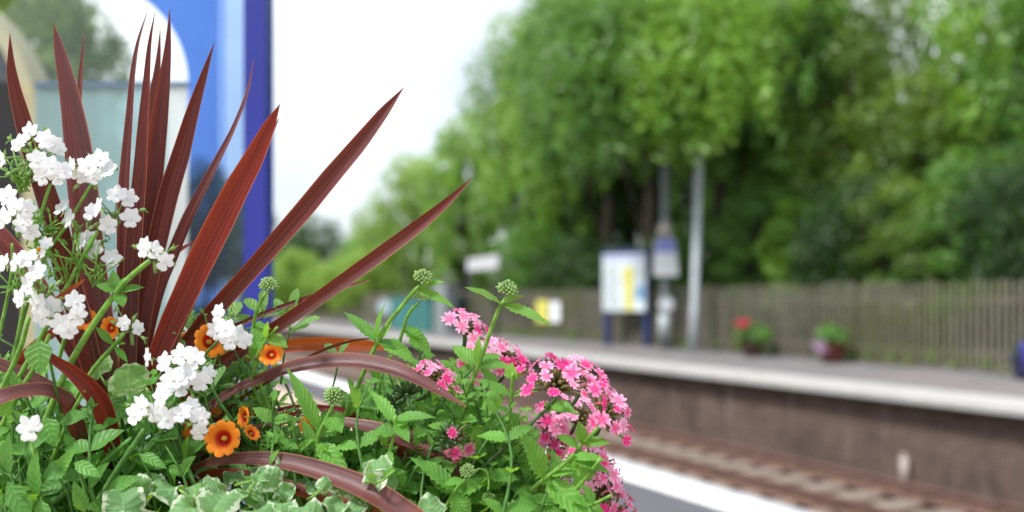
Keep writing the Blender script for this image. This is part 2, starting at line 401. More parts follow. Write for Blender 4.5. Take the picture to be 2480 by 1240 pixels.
mk.box(p, N * .06, U * .13, (0, 0, .46)); mk.box(p + Vector((0, 0, .46)), N * .06, U * .09, (0, 0, .06))
tag(mk.build('track_marker', m_simple('chalky_white', (.42, .36, .34), .8, .15, 12)), 'small pale marker post at the foot of the dark platform wall', 'marker')

# ------------------------------------------------------------------ paling fence along the back of the far platform
m = NT('weathered_paling'); r = m.attr(); p = m.pos(); st = m.noise(2.2, 6, m.mapv(p, (6, 6, .7)))
col = m.mix(r, (.16, .148, .115), (.21, .195, .155)); col = m.mix(m.math('MULTIPLY', m.rng(st, .3, .7, 1, 0), .5), col, (.05, .045, .04))
col = m.mix(m.math('MULTIPLY', m.rng(m.noise(.45, 4, p), .45, .65, 0, 1), .6), col, (.11, .125, .045))
pal = m.pbr(col, .9, m.bump(st, .5, .006), .2)
fn = thing('paling_fence', P(14, 17.4, 0), 'weathered wooden paling fence along the back of the far platform', 'fence')
rr = random.Random(11); s = -6.0; sec = 0
while s < 58:
    mb = MB()
    for k in range(35):
        h = 1.86 + rr.uniform(-.05, .07); wd = rr.uniform(.075, .088); c = P(s, 17.4 + rr.uniform(-.012, .012), .03)
        tl = rr.uniform(-.008, .008); x = U * wd; y = N * .022; b = len(mb.v); q = rr.random()
        for (dy) in (-.5, .5):
            for (dx, z) in ((-.5, 0), (.5, 0), (.5, h - .05), (.12, h), (-.12, h), (-.5, h - .05)):
                mb.vert(c + x * dx + U * tl * z + y * dy + Vector((0, 0, z)), (dx, z), q)
        for i in range(6):
            j = (i + 1) % 6; mb.face((b + i, b + j, b + 6 + j, b + 6 + i))
        mb.face([b + i for i in range(6)][::-1]); mb.face([b + 6 + i for i in range(6)]); s += .17
    mb.build('paling_panel', pal, fn, False)
    m_ = MB()
    for z in (.35, 1.45): m_.box(P(s - 3.0, 17.47, z), U * 6.0, N * .07, (0, 0, .09))
    m_.build('fence_rail', pal, fn, False)
    m_ = MB(); m_.box(P(s - 6.0, 17.56, 0), U * .12, N * .12, (0, 0, 1.8)); m_.build('fence_post', pal, fn, False)

# ------------------------------------------------------------------ furniture of the far platform
navy = m_simple('navy_paint', (.018, .03, .10), .4, .15, 4); white = m_simple('white_enamel', (.78, .80, .84), .4, .05, 3)
paleg = m_simple('pale_poster_paper', (.62, .70, .72), .5, .06, 3); yel = m_simple('yellow_paper', (.62, .58, .10), .5, .1, 4)
galv = m_simple('galvanised_steel', (.42, .46, .50), .5, .12, 3, .5, .2); dkgalv = m_simple('dull_grey_steel', (.19, .21, .23), .5, .15, 3, .5, .2)
lilac = m_simple('lilac_print', (.40, .42, .66), .5, .08, 3); bluep = m_simple('blue_print', (.12, .30, .55), .5, .1, 3); pinkp = m_simple('pink_print', (.55, .40, .50), .5, .1, 3)
greyt = m_simple('grey_print', (.30, .34, .38), .6, .1, 5)

a, b = at(1463, 0, 33.0), at(1576, 0, 31.6); a.z = b.z = 0
X = (b - a); wd = X.length; X.normalize(); Yv = Vector((-X.y, X.x, 0)); Fr = -Yv
bd = thing('notice_board', (a + b) / 2, 'large navy framed notice board on two legs, showing white posters with a yellow panel', 'notice board')
def pan(mb, u0, u1, z0, z1, dep, th, m=0): mb.box(a + X * ((u0 + u1) / 2 * wd) + Fr * dep + Vector((0, 0, z0)), X * (u1 - u0) * wd, Yv * th, (0, 0, z1 - z0), m)
for u0 in (.02, .86):
    q = MB(); pan(q, u0, u0 + .13, 0, 3.1, .0, .14); q.build('leg', navy, bd, False)
q = MB(); pan(q, 0, 1, 1.10, 3.17, .10, .06); q.build('frame', navy, bd, False)
q = MB(); pan(q, .045, .955, 1.14, 2.97, .15, .03); pp = q.build('poster', paleg, bd, False)
q = MB(); pan(q, .53, .70, 1.16, 2.55, .169, .006); pan(q, .50, .56, 2.0, 2.5, .174, .004); q.build('yellow_panel', yel, pp, False)
q = MB(); pan(q, .07, .93, 2.78, 2.93, .169, .006); q.build('heading_band', lilac, pp, False)
q = MB(); pan(q, .76, .93, 1.5, 1.95, .169, .006); q.build('blue_picture', bluep, pp, False)
q = MB()
for i in range(18): pan(q, .08, .44 - (i * 37 % 9) * .012, 1.25 + i * .08, 1.275 + i * .08, .169, .004)
q.build('print_lines', greyt, pp, False); q = MB()
for i in range(8): pan(q, .75, .92, 2.05 + i * .08, 2.075 + i * .08, .169, .004)
q.build('print_lines', greyt, pp, False)

def pole_pt(px, n): return on(px, n)
p0 = on(1611, 16.9)
lp = thing('lamp_post', p0, 'dull grey platform lamp post carrying a blue and white sign beside the notice board', 'lamp post')
q = MB(); q.tube([p0, p0 + Vector((0, 0, 1.2)), p0 + Vector((0, 0, 8.4))], [.15, .12, .10], 12); q.build('column', dkgalv, lp)
q = MB(); q.tube([p0 + Vector((0, 0, 8.4)), p0 + Vector((-.1, -.05, 8.7)), p0 + Vector((-.6, -.3, 8.8))], .04, 8); q.box(p0 + Vector((-.75, -.38, 8.76)), (-.6, -.3, 0), (.1, -.2, 0), (0, 0, .12)); q.build('lamp_head', dkgalv, lp)
q = MB(); q.tube([p0 + Vector((-.02, -.03, .35)), p0 + Vector((-.02, -.03, 1.05))], .19, 10); q.build('base_cover', galv, lp)
# sign on the post: rounded top, lilac-blue head fading into white panels
sg = thing('platform_sign', p0 + Vector((0, -.2, 2.25)), 'narrow blue and white sign hung on the dull lamp post', 'sign')
q = MB(); yc = p0.y - .22; sx = p0.x - .03; wz = .36
ol = [(-wz, 0), (wz * 1.05, 0), (wz * .86, .95), (wz * .6, 1.17), (-wz * .72, 1.17), (-wz * .92, .95)]
def plate(mb, ol, y0, y1, z):
    b0 = len(mb.v); k = len(ol)
    for y in (y0, y1):
        for x_, z_ in ol: mb.vert((sx + x_, y, p0.z + z + z_), (x_, z_))
    for i in range(k): j = (i + 1) % k; mb.face((b0 + i, b0 + j, b0 + k + j, b0 + k + i))
    mb.face([b0 + i for i in range(k)]); mb.face([b0 + k + i for i in range(k)][::-1])
plate(q, ol, yc, yc - .06, 2.22); q.build('sign_plate', white, sg, False)
q = MB(); plate(q, [(-wz * .92, 0), (wz * .9, 0), (wz * .82, .24), (wz * .56, .44), (-wz * .68, .44), (-wz * .86, .24)], yc - .061, yc - .068, 2.92); q.build('blue_heading', m_simple('blue_enamel', (.24, .28, .66), .4, .06, 3), sg, False)
sp = thing('loudspeaker', p0 + Vector((-.1, -.25, 3.42)), 'cream loudspeaker fixed to the lamp post just above the blue and white sign', 'loudspeaker')
q = MB(); q.tube([p0 + Vector((-.08, -.12, 3.66)), p0 + Vector((-.10, -.3, 3.64)), p0 + Vector((-.11, -.62, 3.58))], [.10, .15, .23], 14); q.build('horn', m_simple('cream_plastic', (.5, .46, .41), .5, .08, 5), sp)
q = MB(); q.box(p0 + Vector((0, -.13, 3.6)), (.1, 0, 0), (0, .16, 0), (0, 0, .12)); q.build('bracket', dkgalv, sp, False)
hp = thing('help_point', p0 + Vector((0, -.2, 1.1)), 'small round white notice fixed low on the dull lamp post', 'notice')
q = MB(); c = p0 + Vector((0, -.16, 1.36)); q.tube([c, c + Vector((0, -.07, 0))], .23, 20); q.build('disc', m_simple('off_white_enamel', (.58, .62, .70), .5, .05, 3), hp, False)
q = MB(); q.tube([c + Vector((0, -.071, 0)), c + Vector((0, -.08, 0))], .12, 16); q.build('face', white, hp, False)

p1 = on(1679, 16.6)
lp2 = thing('lamp_post', p1, 'bright galvanised lamp post standing clear to the right of the blue and white sign', 'lamp post')
q = MB(); lean = Vector((.03, 0, 1)); q.tube([p1, p1 + lean * 1.3, p1 + lean * 1.35, p1 + lean * 8.6], [.13, .13, .115, .10], 14); q.build('column', galv, lp2)
q = MB(); q.tube([p1 + lean * 8.6, p1 + Vector((.1, -.1, 9.0)), p1 + Vector((-.5, -.5, 9.15))], .045, 8); q.box(p1 + Vector((-.65, -.6, 9.1)), (-.5, -.4, 0), (.15, -.2, 0), (0, 0, .12)); q.build('lamp_head', galv, lp2)

def small_panel(name, px0, px1, z0, z1, n, mat, label, cat):
    A, B_ = on(px0, n), on(px1, n); mb = MB(); x = (B_ - A); c = (A + B_) / 2; c.z = z0
    mb.box(c, x, N * .03, (0, 0, z1 - z0)); return tag(mb.build(name, mat, None, False), label, cat)
small_panel('fence_notice', 1299, 1328, .62, 1.48, 17.3, yel, 'yellow notice fixed to the paling fence', 'notice')
small_panel('fence_notice', 1333, 1356, .66, 1.44, 17.3, white, 'white notice fixed to the paling fence beside a yellow one', 'notice')
# far name board on two dark posts
nb = thing('name_board', on(1170, 16.2), 'small white station name board on two dark posts under the trees', 'sign')
A, B_ = on(1133, 16.2), on(1207, 15.6); x = (B_ - A); xn = x.normalized()
q = MB(); c = (A + B_) / 2; c.z = 2.72; q.box(c, x, (xn.y * .06, -xn.x * .06, 0), (0, 0, .52)); q.build('panel', m_simple('dull_white', (.50, .50, .54), .5, .08, 3), nb, False)
for e in (A + xn * .18, B_ - xn * .18):
    q = MB(); q.tube([e + Vector((0, .09, 0)), e + Vector((0, .09, 3.2))], .06, 8); q.build('post', m_simple('black_post', (.03, .035, .04), .5), nb)
# teal cabin and grey cabinet at the far end
teal = m_simple('teal_paint', (.012, .13, .12), .5, .15, 2)
A, B_ = on(946, 15.6), on(1042, 15.6)
tb = thing('teal_cabin', (A + B_) / 2, 'low dark teal cabin standing far along the opposite platform', 'cabin')
q = MB(); x = B_ - A; c = (A + B_) / 2; q.box(c + N * .8, x, N * 1.6, (0, 0, 1.6)); q.build('wall', teal, tb, False)
q = MB(); q.box(c + N * .8 + Vector((0, 0, 1.601)), x * 1.06, N * 1.7, (0, 0, .09)); q.build('roof', m_simple('dark_teal_roof', (.015, .09, .085), .5), tb, False)
q = MB(); q.box(c - N * .012 - x * .2, x * .22, N * .02, (0, 0, 1.4)); q.build('door', m_simple('teal_door', (.02, .16, .15), .5), tb, False)
A, B_ = on(1046, 15.7), on(1077, 15.7); q = MB()
gc = thing('grey_cabinet', (A + B_) / 2, 'tall narrow grey cabinet beside the teal cabin', 'cabinet')
q.box((A + B_) / 2 + N * .3, B_ - A, N * .5, (0, 0, 2.2)); q.build('case', m_simple('grey_green_paint', (.19, .22, .22), .5, .12, 3), gc, False)
q = MB(); q.box((A + B_) / 2 + N * .3 + Vector((0, 0, 2.201)), (B_ - A) * 1.1, N * .56, (0, 0, .06)); q.build('lid', m_simple('pale_grey_lid', (.35, .37, .38), .5), gc, False)
e = on(932, 15.4)
rs = thing('round_sign', e, 'pale round sign on a thin post left of the teal cabin', 'sign')
q = MB(); q.tube([e, e + Vector((0, 0, 1.5))], .035, 8); q.build('post', dkgalv, rs)
q = MB(); q.tube([e + Vector((0, -.05, 1.15)), e + Vector((0, -.09, 1.15))], .38, 20); q.build('disc', m_simple('misty_enamel', (.45, .55, .60), .5), rs, False)

# ------------------------------------------------------------------ flower pots along the fence
terra = m_simple('dark_terracotta', (.06, .025, .02), .8, .25, 6)
def lathe(mb, c, prof, n=20, m=0):
    rows = [[c + Vector((r_ * math.cos(2 * math.pi * j / n), r_ * math.sin(2 * math.pi * j / n), z)) for j in range(n + 1)] for r_, z in prof]
    mb.grid(rows, [[(j / n, i) for j in range(n + 1)] for i in range(len(prof))], .5, m)
def diamonds(mb, c, rad, cnt, size, rng, squash=(1, 1, 1), m=0, lo=.55, clump=None):
    cr = rng.random() if clump is None else clump
    for _ in range(cnt):
        d = Vector((rng.gauss(0, 1), rng.gauss(0, 1), rng.gauss(0, 1))).normalized()
        q = Vector((d.x * squash[0], d.y * squash[1], d.z * squash[2])) * rad * (lo + (1 - lo) * rng.random() ** .5)
        n = (d + Vector((rng.gauss(0, .5), rng.gauss(0, .5), rng.gauss(.35, .5)))).normalized()
        t = n.orthogonal().normalized(); t = Quaternion(n, rng.uniform(0, 6.28)) @ t; s_ = n.cross(t)
        l = size * rng.uniform(.65, 1.25); r_ = min(1, max(0, .6 * cr + .4 * rng.random()))
        b = len(mb.v); p = c + q
        dn = n * (-l * .18)
        for k in (p - t * l * .5, p + s_ * l * .3 + dn, p + t * l * .55, p - s_ * l * .3 + dn): mb.vert(k, (0, 0), r_)
        mb.face((b, b + 1, b + 2), m); mb.face((b, b + 2, b + 3), m)
def pot(px, n, prof, fol, flowers, label, mat=terra):
    p = on(px, n); t = thing('flower_pot', p, label, 'flower pot', 'flower pots along the fence')
    q = MB(); lathe(q, p, prof); q.build('pot', mat, t)
    q = MB(); rg = random.Random(int(px))
    for dx, dz, r_, cn in fol: diamonds(q, p + Vector((dx, rg.uniform(-.1, .1), dz)), r_, cn, .11, rg, (1, 1, .8))
    for k in range(5): q.tube([p + Vector((0, 0, .4)), p + Vector((rg.uniform(-.25, .25), rg.uniform(-.2, .2), .75))], .012, 5)
    q.build('foliage', M['far2'] if px < 2300 else M['far3'], t)
    for dx, dz, r_, cn, mt in flowers:
        q = MB(); diamonds(q, p + Vector((dx, -.25, dz)), r_, cn, .07, rg, (1, 1, .85)); q.build('blossom', mt, t)
redp = m_simple('crimson_petal', (.65, .03, .10), .6, .2, 20); mauve = m_simple('mauve_petal', (.50, .32, .50), .6, .2, 20); purp = m_simple('violet_petal', (.10, .06, .55), .6, .2, 20)
pot(1822, 16.7, [(.0, 0), (.2, 0), (.25, .2), (.29, .42), (.31, .42), (.31, .46), (.27, .46)], [(-.18, .62, .3, 300), (.2, .58, .33, 300), (-.02, .68, .3, 200), (.0, .45, .25, 120)], [(-.34, .88, .17, 90, redp), (-.2, .92, .1, 40, redp)], 'dark pot of green foliage with a crimson flower, right of the bright lamp post')
pot(2015, 16.75, [(.0, 0), (.22, 0), (.27, .2), (.32, .4), (.34, .4), (.34, .45), (.3, .45)], [(-.1, .68, .28, 280), (.14, .62, .28, 280), (0, .76, .22, 150)], [(-.38, .44, .16, 60, mauve), (-.3, .3, .13, 50, mauve)], 'red-brown pot with a rounded green plant and trailing mauve flowers', m_simple('red_terracotta', (.12, .03, .022), .8, .2, 6))
pot(2490, 16.7, [(.0, 0), (.22, 0), (.27, .2), (.32, .4), (.34, .4), (.34, .45), (.3, .45)], [(-.02, .5, .22, 220), (.14, .52, .22, 200)], [(-.1, .58, .2, 120, purp), (-.08, .36, .16, 70, purp)], 'pot of violet flowers before the fence, cut by the frame', m_simple('navy_pot', (.04, .04, .10), .5, .2, 6))

wd_ = MB(); rg = random.Random(31)
for k in range(70):
    s_ = rg.uniform(4, 40); c = P(s_, 17.3 + rg.uniform(-.06, .04), rg.uniform(.05, .28)); diamonds(wd_, c, rg.uniform(.1, .28), 26, .09, rg, (1, .6, 1))
tag(wd_.build('weeds', M['far4']), 'low weeds along the foot of the fence', 'weeds', None, 'stuff')
# ------------------------------------------------------------------ trees
OV = []
for px_, Y_, z_ in ((1590, 27, 7.2), (1640, 26.5, 6.9), (1692, 26, 6.6), (1745, 26, 6.6), (1795, 26, 6.9), (1615, 27, 8.4), (1690, 26, 8.2), (1560, 28, 8.6), (1760, 26, 8.4)):   # limbs over the platform, hanging before the lamp posts
    d_ = Vector(((px_ - CX) / FPX * Y_ - 500 / FPX * 31.2, Y_ - 31.2, z_ - .3)); OV.append(Vector((d_.x / .9, d_.y / .9, (d_.z + .75) / (13.8 / 14))))
def tree_meshes(seed, H, Rd, leaf, cnt, crown_lo=.28, blobs=26, drop=0.0, over=()):
    rg = random.Random(seed); tr = MB(); cr = MB()
    top = H * .72; pts = [Vector((0, 0, -.6))]
    for i in range(1, 5): pts.append(Vector((rg.uniform(-.25, .25) * i * .5, rg.uniform(-.25, .25) * i * .5, top * i / 4)))
    tr.tube(pts, [H * .026, H * .02, H * .016, H * .011, H * .005], 9)
    cz = H * (1 + crown_lo) / 2; hz = H * (1 - crown_lo) / 2
    for k in range(blobs):
        th = k * 2.39996 + rg.uniform(-.3, .3); zz = -1 + 2 * (k + .5) / blobs; rad = math.sqrt(max(0, 1 - zz * zz)) * rg.uniform(.55, .95)
        br = Rd * rg.uniform(.26, .46) * (1 - .25 * abs(zz))
        c = Vector((math.cos(th) * rad * (Rd - br * .6), math.sin(th) * rad * (Rd - br * .6), cz + zz * (hz - br * .7)))
        base = pts[min(3, max(1, int((c.z - Rd * .5) / top * 4)))]
        tr.tube([base, (base + c) / 2 + Vector((0, 0, .3)), c], [H * .009, H * .006, H * .002], 6)
        diamonds(cr, c, br, int(cnt / blobs * (br / Rd / .36) ** 2), leaf, rg, (1, 1, rg.uniform(.7, .95)), 0, .45)
        if drop:
            for j in range(3):
                d = c + Vector((rg.uniform(-1, 1) * br, rg.uniform(-1, 1) * br, -br * rg.uniform(.6, 1.6)))
                diamonds(cr, d, br * .35, int(cnt / blobs * .16), leaf, rg, (.7, .7, 1.5), 0, .2)
    for c in over:                                        # limbs reaching out over the platform
        c = Vector(c); tr.tube([pts[2], (pts[2] + c) / 2 + Vector((0, 0, .6)), c], [H * .011, H * .007, H * .002], 7)
        diamonds(cr, c, Rd * .36, int(cnt / blobs), leaf, rg, (1, 1, .75), 0, .3)
        for j in range(3): diamonds(cr, c + Vector((rg.uniform(-1, 1), rg.uniform(-1, 1), -rg.uniform(.8, 1.7))), Rd * .14, int(cnt / blobs * .2), leaf, rg, (.7, .7, 1.5), 0, .2)
    return proto_mesh(tr, 'trunk', M['bark']), cr
TV = [tree_meshes(s_, H, Rd, lf, ct, lo, 26, dr, OV if s_ == 5 else ()) for s_, H, Rd, lf, ct, lo, dr in (
    (1, 14, 4.6, .30, 9000, .16, .5), (2, 14, 4.8, .27, 11000, .22, 1), (3, 14, 4.4, .27, 10000, .2, 1), (4, 14, 4.2, .36, 6000, .12, 0), (5, 14, 4.6, .27, 9000, .44, .6), (6, 14, 4.4, .24, 15000, .1, 1), (7, 14, 4.6, .30, 2600, .3, 0))]
CROWN = {}
def crown_mesh(v, mat):
    if (v, mat) not in CROWN: CROWN[(v, mat)] = proto_mesh(TV[v][1], 'crown', M[mat])
    return CROWN[(v, mat)]
def tree(pos, H, Rs, v, mat, rot, label, group, name='tree', cat='tree'):
    t = thing(name, pos, label, cat, group)
    sc = H / 14; Mw = Matrix.Translation(pos) @ Matrix.Rotation(rot, 4, 'Z') @ Matrix.Diagonal((Rs, Rs, sc, 1))
    instance(TV[v][0], 'trunk', Mw, t); instance(crown_mesh(v, mat), 'crown', Mw, t)
def gp(px, Y, z=0.0): k = (px - CX) / FPX; return Vector((k * Y, Y, z))
g1 = 'trees behind the paling fence'
for px, Y, H, rs, v, mat, rot, lab in (
    (1010, 68, 11.4, .95, 0, 'far5', .3, 'bright tree at the low left end of the tree bank, above the teal cabin'),
    (1125, 60, 12.4, .85, 0, 'far1', 1.3, 'yellow-green tree in the bank above the small white name board'),
    (1290, 53, 16.8, .9, 1, 'far1', 2.1, 'tall light green tree whose edge rises against the white sky'),
    (1405, 47, 18.0, 1.0, 0, 'far1', .9, 'broad light green tree between the white sky and the notice board'),
    (1470, 42, 16.0, .95, 4, 'far2', .0, 'mid green tree left of the notice board, reaching the top of the photo'),
    (1570, 33.4, 14.6, .95, 4, 'far2', .0, 'drooping bright green tree right above the notice board and dull lamp post'),
    (1740, 31.2, 13.8, .9, 4, 'far1', .0, 'green tree hanging over the top of the bright lamp post'),
    (1880, 31, 12.6, .75, 2, 'far2', 2.8, 'olive tree behind the pot with the crimson flower'),
    (2030, 30, 11.6, .66, 1, 'far4', 3.7, 'olive tree behind the red-brown pot, left of the bright gap in the leaves'),
    (2215, 28.5, 8.0, .8, 2, 'far4', 1.9, 'lower tree under the bright sky gap in the leaves'),
    (2485, 27, 13.0, .66, 1, 'far1', 5.6, 'grey-green tree just right of the bright sky gap'),
    (2640, 25, 13.0, .6, 2, 'far2', 2.4, 'dark tree at the right edge of the photo')):
    tree(gp(px, Y, .3), H, rs, v, mat, rot, lab, g1)
g2 = 'woodland trees deeper in the bank'
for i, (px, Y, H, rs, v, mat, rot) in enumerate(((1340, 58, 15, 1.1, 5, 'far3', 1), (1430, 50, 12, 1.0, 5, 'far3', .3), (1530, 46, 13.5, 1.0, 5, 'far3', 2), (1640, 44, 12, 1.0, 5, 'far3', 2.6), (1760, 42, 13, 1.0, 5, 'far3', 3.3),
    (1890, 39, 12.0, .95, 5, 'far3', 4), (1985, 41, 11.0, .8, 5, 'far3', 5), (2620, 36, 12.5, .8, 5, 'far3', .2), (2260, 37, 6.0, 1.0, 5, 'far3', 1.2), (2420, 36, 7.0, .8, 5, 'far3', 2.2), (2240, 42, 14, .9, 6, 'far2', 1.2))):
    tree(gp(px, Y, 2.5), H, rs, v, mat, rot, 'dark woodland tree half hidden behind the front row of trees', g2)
g3 = 'shrubs and ivy along the back of the fence'
shr = ['ivy-clad shrub behind the fence above the yellow notice', 'dark shrub behind the fence left of the notice board', 'dark shrub behind the notice board legs', 'ivy-green shrub behind the bright lamp post',
       'hanging green shrub behind the pot with the crimson flower', 'bright green shrub above the fence between the two left pots', 'mossy shrub above the fence behind the red-brown pot',
       'yellowish shrub above the fence right of the red-brown pot', 'mid green shrub behind the fence near the violet pot', 'dark green shrub behind the fence at the right edge']
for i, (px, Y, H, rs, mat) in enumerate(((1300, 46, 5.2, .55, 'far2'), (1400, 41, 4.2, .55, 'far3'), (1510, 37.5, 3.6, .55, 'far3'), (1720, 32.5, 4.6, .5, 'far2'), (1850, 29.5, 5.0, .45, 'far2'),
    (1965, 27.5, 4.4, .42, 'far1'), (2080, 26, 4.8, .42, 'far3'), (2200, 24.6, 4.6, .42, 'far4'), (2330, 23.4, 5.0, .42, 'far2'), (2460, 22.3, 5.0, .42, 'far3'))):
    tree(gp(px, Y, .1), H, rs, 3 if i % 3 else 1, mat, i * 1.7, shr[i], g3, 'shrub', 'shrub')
g4 = 'trees far beyond the end of the platforms'
for px, Y, H, rs, v, mat, rot, lab in (
    (765, 112, 12.2, 1.1, 1, 'far3', .5, 'dark blue-green tree far away right of the blue post'),
    (690, 118, 10.6, 1.0, 2, 'far3', 1.9, 'dark tree far away just beside the blue post'),
    (860, 105, 9.0, .8, 0, 'far2', 2.9, 'mid green tree far away beneath the notch of white sky'),
    (915, 90, 10.0, .8, 1, 'far1', 4.4, 'light tree far away at the foot of the tree bank'),
    (585, 120, 17.0, 1.0, 1, 'far3', 3.1, 'dark far tree seen through the clear strip beside the blue post'),
    (500, 112, 18.5, 1.1, 2, 'far3', .8, 'tall dark far tree seen through the blue glass'),
    (430, 118, 15.0, 1.1, 1, 'far3', 2.2, 'dark far tree behind the edge of the arched window')):
    tree(gp(px, Y, -.8), H, rs, v, mat, rot, lab, g4)
g5 = 'bright bushes at the far end of the line'
for px, Y, H, rs, rot, lab in ((655, 98, 6.0, .8, 0, 'lime bush at the far end just beside the blue post'), (720, 92, 7.0, .8, 1, 'tallest lime bush right of the blue post at the far end'),
    (790, 88, 5.4, .75, 2, 'lime bush in the middle of the far end'), (850, 84, 6.2, .75, 3, 'yellow-green bush at the far end left of the round sign'),
    (905, 78, 6.6, .7, 4, 'yellow-green bush at the far end behind the round sign')):
    tree(gp(px, Y, -.6), H, rs, 0, 'far5', rot, lab, g5, 'bush', 'bush')
tree(gp(30, 26, 0), 11.5, .75, 5, 'far3', 2.0, 'dark tree behind the olive one, glimpsed through the arched window', None)
tree(gp(70, 22, 0), 9.6, .66, 5, 'far4', 1.0, 'olive tree seen through the upper left of the arched window', None)

# ------------------------------------------------------------------ blue framed glazed shelter on the near platform
def m_glass(name, tint, gloss=.08):
    m = NT(name); t = m.n('ShaderNodeBsdfTransparent'); t.inputs[0].default_value = (*tint, 1)
    g = m.n('ShaderNodeBsdfGlossy'); g.inputs['Roughness'].default_value = .03; g.inputs[0].default_value = (.9, .93, 1, 1)
    lw = m.n('ShaderNodeFresnel'); lw.inputs[0].default_value = 1.45
    ms = m.n('ShaderNodeMixShader'); m.l(lw.outputs[0], ms.inputs[0]); m.l(t.outputs[0], ms.inputs[1]); m.l(g.outputs[0], ms.inputs[2])
    m.l(ms.outputs[0], m.out.inputs[0]); return m.mat
def m_frost(name, col, through, mixf):
    m = NT(name); p = m.pos(); n = m.noise(1.6, 3, m.mapv(p, (2.2, 1, .5)))
    c = m.mix(m.rng(n, .3, .7, 0, 1), tuple(k * .8 for k in col), tuple(min(.95, k * 1.12) for k in col))
    t = m.n('ShaderNodeBsdfTranslucent'); m.l(c, t.inputs[0]); d = m.n('ShaderNodeBsdfDiffuse'); m.l(c, d.inputs[0])
    a = m.n('ShaderNodeMixShader'); a.inputs[0].default_value = .4; m.l(t.outputs[0], a.inputs[1]); m.l(d.outputs[0], a.inputs[2])
    tr = m.n('ShaderNodeBsdfTransparent'); tr.inputs[0].default_value = (*through, 1)
    b = m.n('ShaderNodeMixShader'); b.inputs[0].default_value = mixf; m.l(a.outputs[0], b.inputs[1]); m.l(tr.outputs[0], b.inputs[2])
    m.l(b.outputs[0], m.out.inputs[0]); return m.mat
SY = 3.0
def sp_(px, py, d=0.0): q = at(px, py, SY); q.y += d; return q
bluep_ = m_simple('royal_blue_paint', (.015, .024, .25), .38, .06, 3, .45)
sh = thing('glazed_shelter', sp_(630, 1900), 'blue framed glazed shelter with an arched window in its tinted blue glass', 'shelter')
def bar(mb, x0, y0, x1, y1, d0, d1):
    a, b = sp_(x0, y1), sp_(x1, y0); c = Vector(((a.x + b.x) / 2, SY + (d0 + d1) / 2, a.z)); mb.box(c, (b.x - a.x, 0, 0), (0, d1 - d0, 0), (0, 0, b.z - a.z))
q = MB(); bar(q, 608, -420, 651, 1931, -.04, .06); q.build('corner_post', bluep_, sh, False)
q = MB(); bar(q, 593, -420, 606, 1931, -.015, .03); q.build('glazing_bead', bluep_, sh, False)
q = MB(); bar(q, -700, -460, 655, -421, -.05, .07); q.build('head_rail', bluep_, sh, False)
q = MB(); bar(q, -700, 1750, 592, 1931, -.03, .05); q.build('kick_panel', bluep_, sh, False)
q = MB(); bar(q, 86, 199, 453, 211, -.012, .012); q.build('transom', m_simple('slate_blue_bar', (.10, .16, .24), .4, .1, 5), sh, False)
# tinted glass, cut out along the arch
film = MB(); ys = [-419 + i * (2168 / 90) for i in range(91)]
def arc_x(y):
    if y >= 205: return 455.0
    d = 258 ** 2 - (y - 205) ** 2
    return 195 + math.sqrt(d) * 260 / 258 if d > 0 else 195.0
for dd in (0, .008):
    film.grid([[sp_(arc_x(y), y, dd), sp_((arc_x(y) + 530) / 2, y, dd), sp_(530, y, dd)] for y in ys], [[(0, 0)] * 3] * 91)
film.build('tinted_glass', m_glass('blue_tinted_glass', (.285, .45, .76)), sh, False)
q = MB()
for dd in (0, .008): q.grid([[sp_(549, y, dd), sp_(592, y, dd)] for y in (-419, 1749)], [[(0, 0)] * 2] * 2)
q.build('pale_glass', m_glass('pale_blue_glass', (.62, .735, .89)), sh, False)
q = MB()
for dd in (0, .008): q.grid([[sp_(531, y, dd), sp_(548, y, dd)] for y in (-419, 1749)], [[(0, 0)] * 2] * 2)
q.build('mid_glass', m_glass('mid_blue_glass', (.45, .6, .85)), sh, False)
q = MB(); ys2 = [-53 + i * (258 / 20) for i in range(20)]
for dd in (.001, .007):
    q.grid([[sp_(390 - arc_x(y), y, dd), sp_(195, y, dd), sp_(arc_x(y), y, dd)] for y in ys2] + [[sp_(-65, 198.5, dd), sp_(195, 198.5, dd), sp_(455, 198.5, dd)]], [[(0, 0)] * 3] * 21)
q.build('arched_pane', m_glass('clear_glass', (.97, .985, .97)), sh, False)
q = MB(); bar(q, 86, 212, 404, 1749, -.003, .003); q.build('frosted_pane', m_frost('teal_frosted_glass', (.50, .66, .68), (.66, .80, .84), .5), sh, False)
q = MB(); bar(q, 405.5, 212, 454, 1749, -.003, .003); q.build('frosted_pane', m_frost('white_frosted_glass', (.80, .86, .88), (.9, .95, .97), .4), sh, False)
# arched doorway surround beyond the glass on the left
dw = thing('arched_doorway', at(-200, 1400, 4.2), 'cream arched doorway around a black opening at the left edge', 'doorway')
DY = 4.2; q = MB()
def arcp(rad, k): 
    y = 300 - rad * math.sin(k); x = -296 + rad * math.cos(k); return at(x, y, DY)
rows = []
for i in range(25):
    k = math.pi * i / 24; o_, i_ = arcp(384, k), arcp(350, k)
    rows.append([i_ + Vector((0, .2, 0)), i_, o_, o_ + Vector((0, .2, 0)), i_ + Vector((0, .2, 0))])
def legs(px_o, px_i):
    o_, i_ = at(px_o, 1586, DY), at(px_i, 1586, DY); return [i_ + Vector((0, .2, 0)), i_, o_, o_ + Vector((0, .2, 0)), i_ + Vector((0, .2, 0))]
rows = [legs(88, 54)] + rows + [legs(-680, -646)]
q.grid(rows, [[(j, i) for j in range(5)] for i in range(len(rows))]); q.build('arch_surround', m_simple('olive_cream_stone', (.36, .34, .20), .7, .15, 4), dw, False)
q = MB(); b0 = len(q.v); pl = [at(54, 1586, DY)] + [arcp(350, math.pi * i / 24) for i in range(25)] + [at(-646, 1586, DY)]
for dd in (.12, .18):
    for p in pl: q.vert(p + Vector((0, dd, 0)))
k = len(pl); q.face(range(k)); q.face([k + i for i in range(k)][::-1])
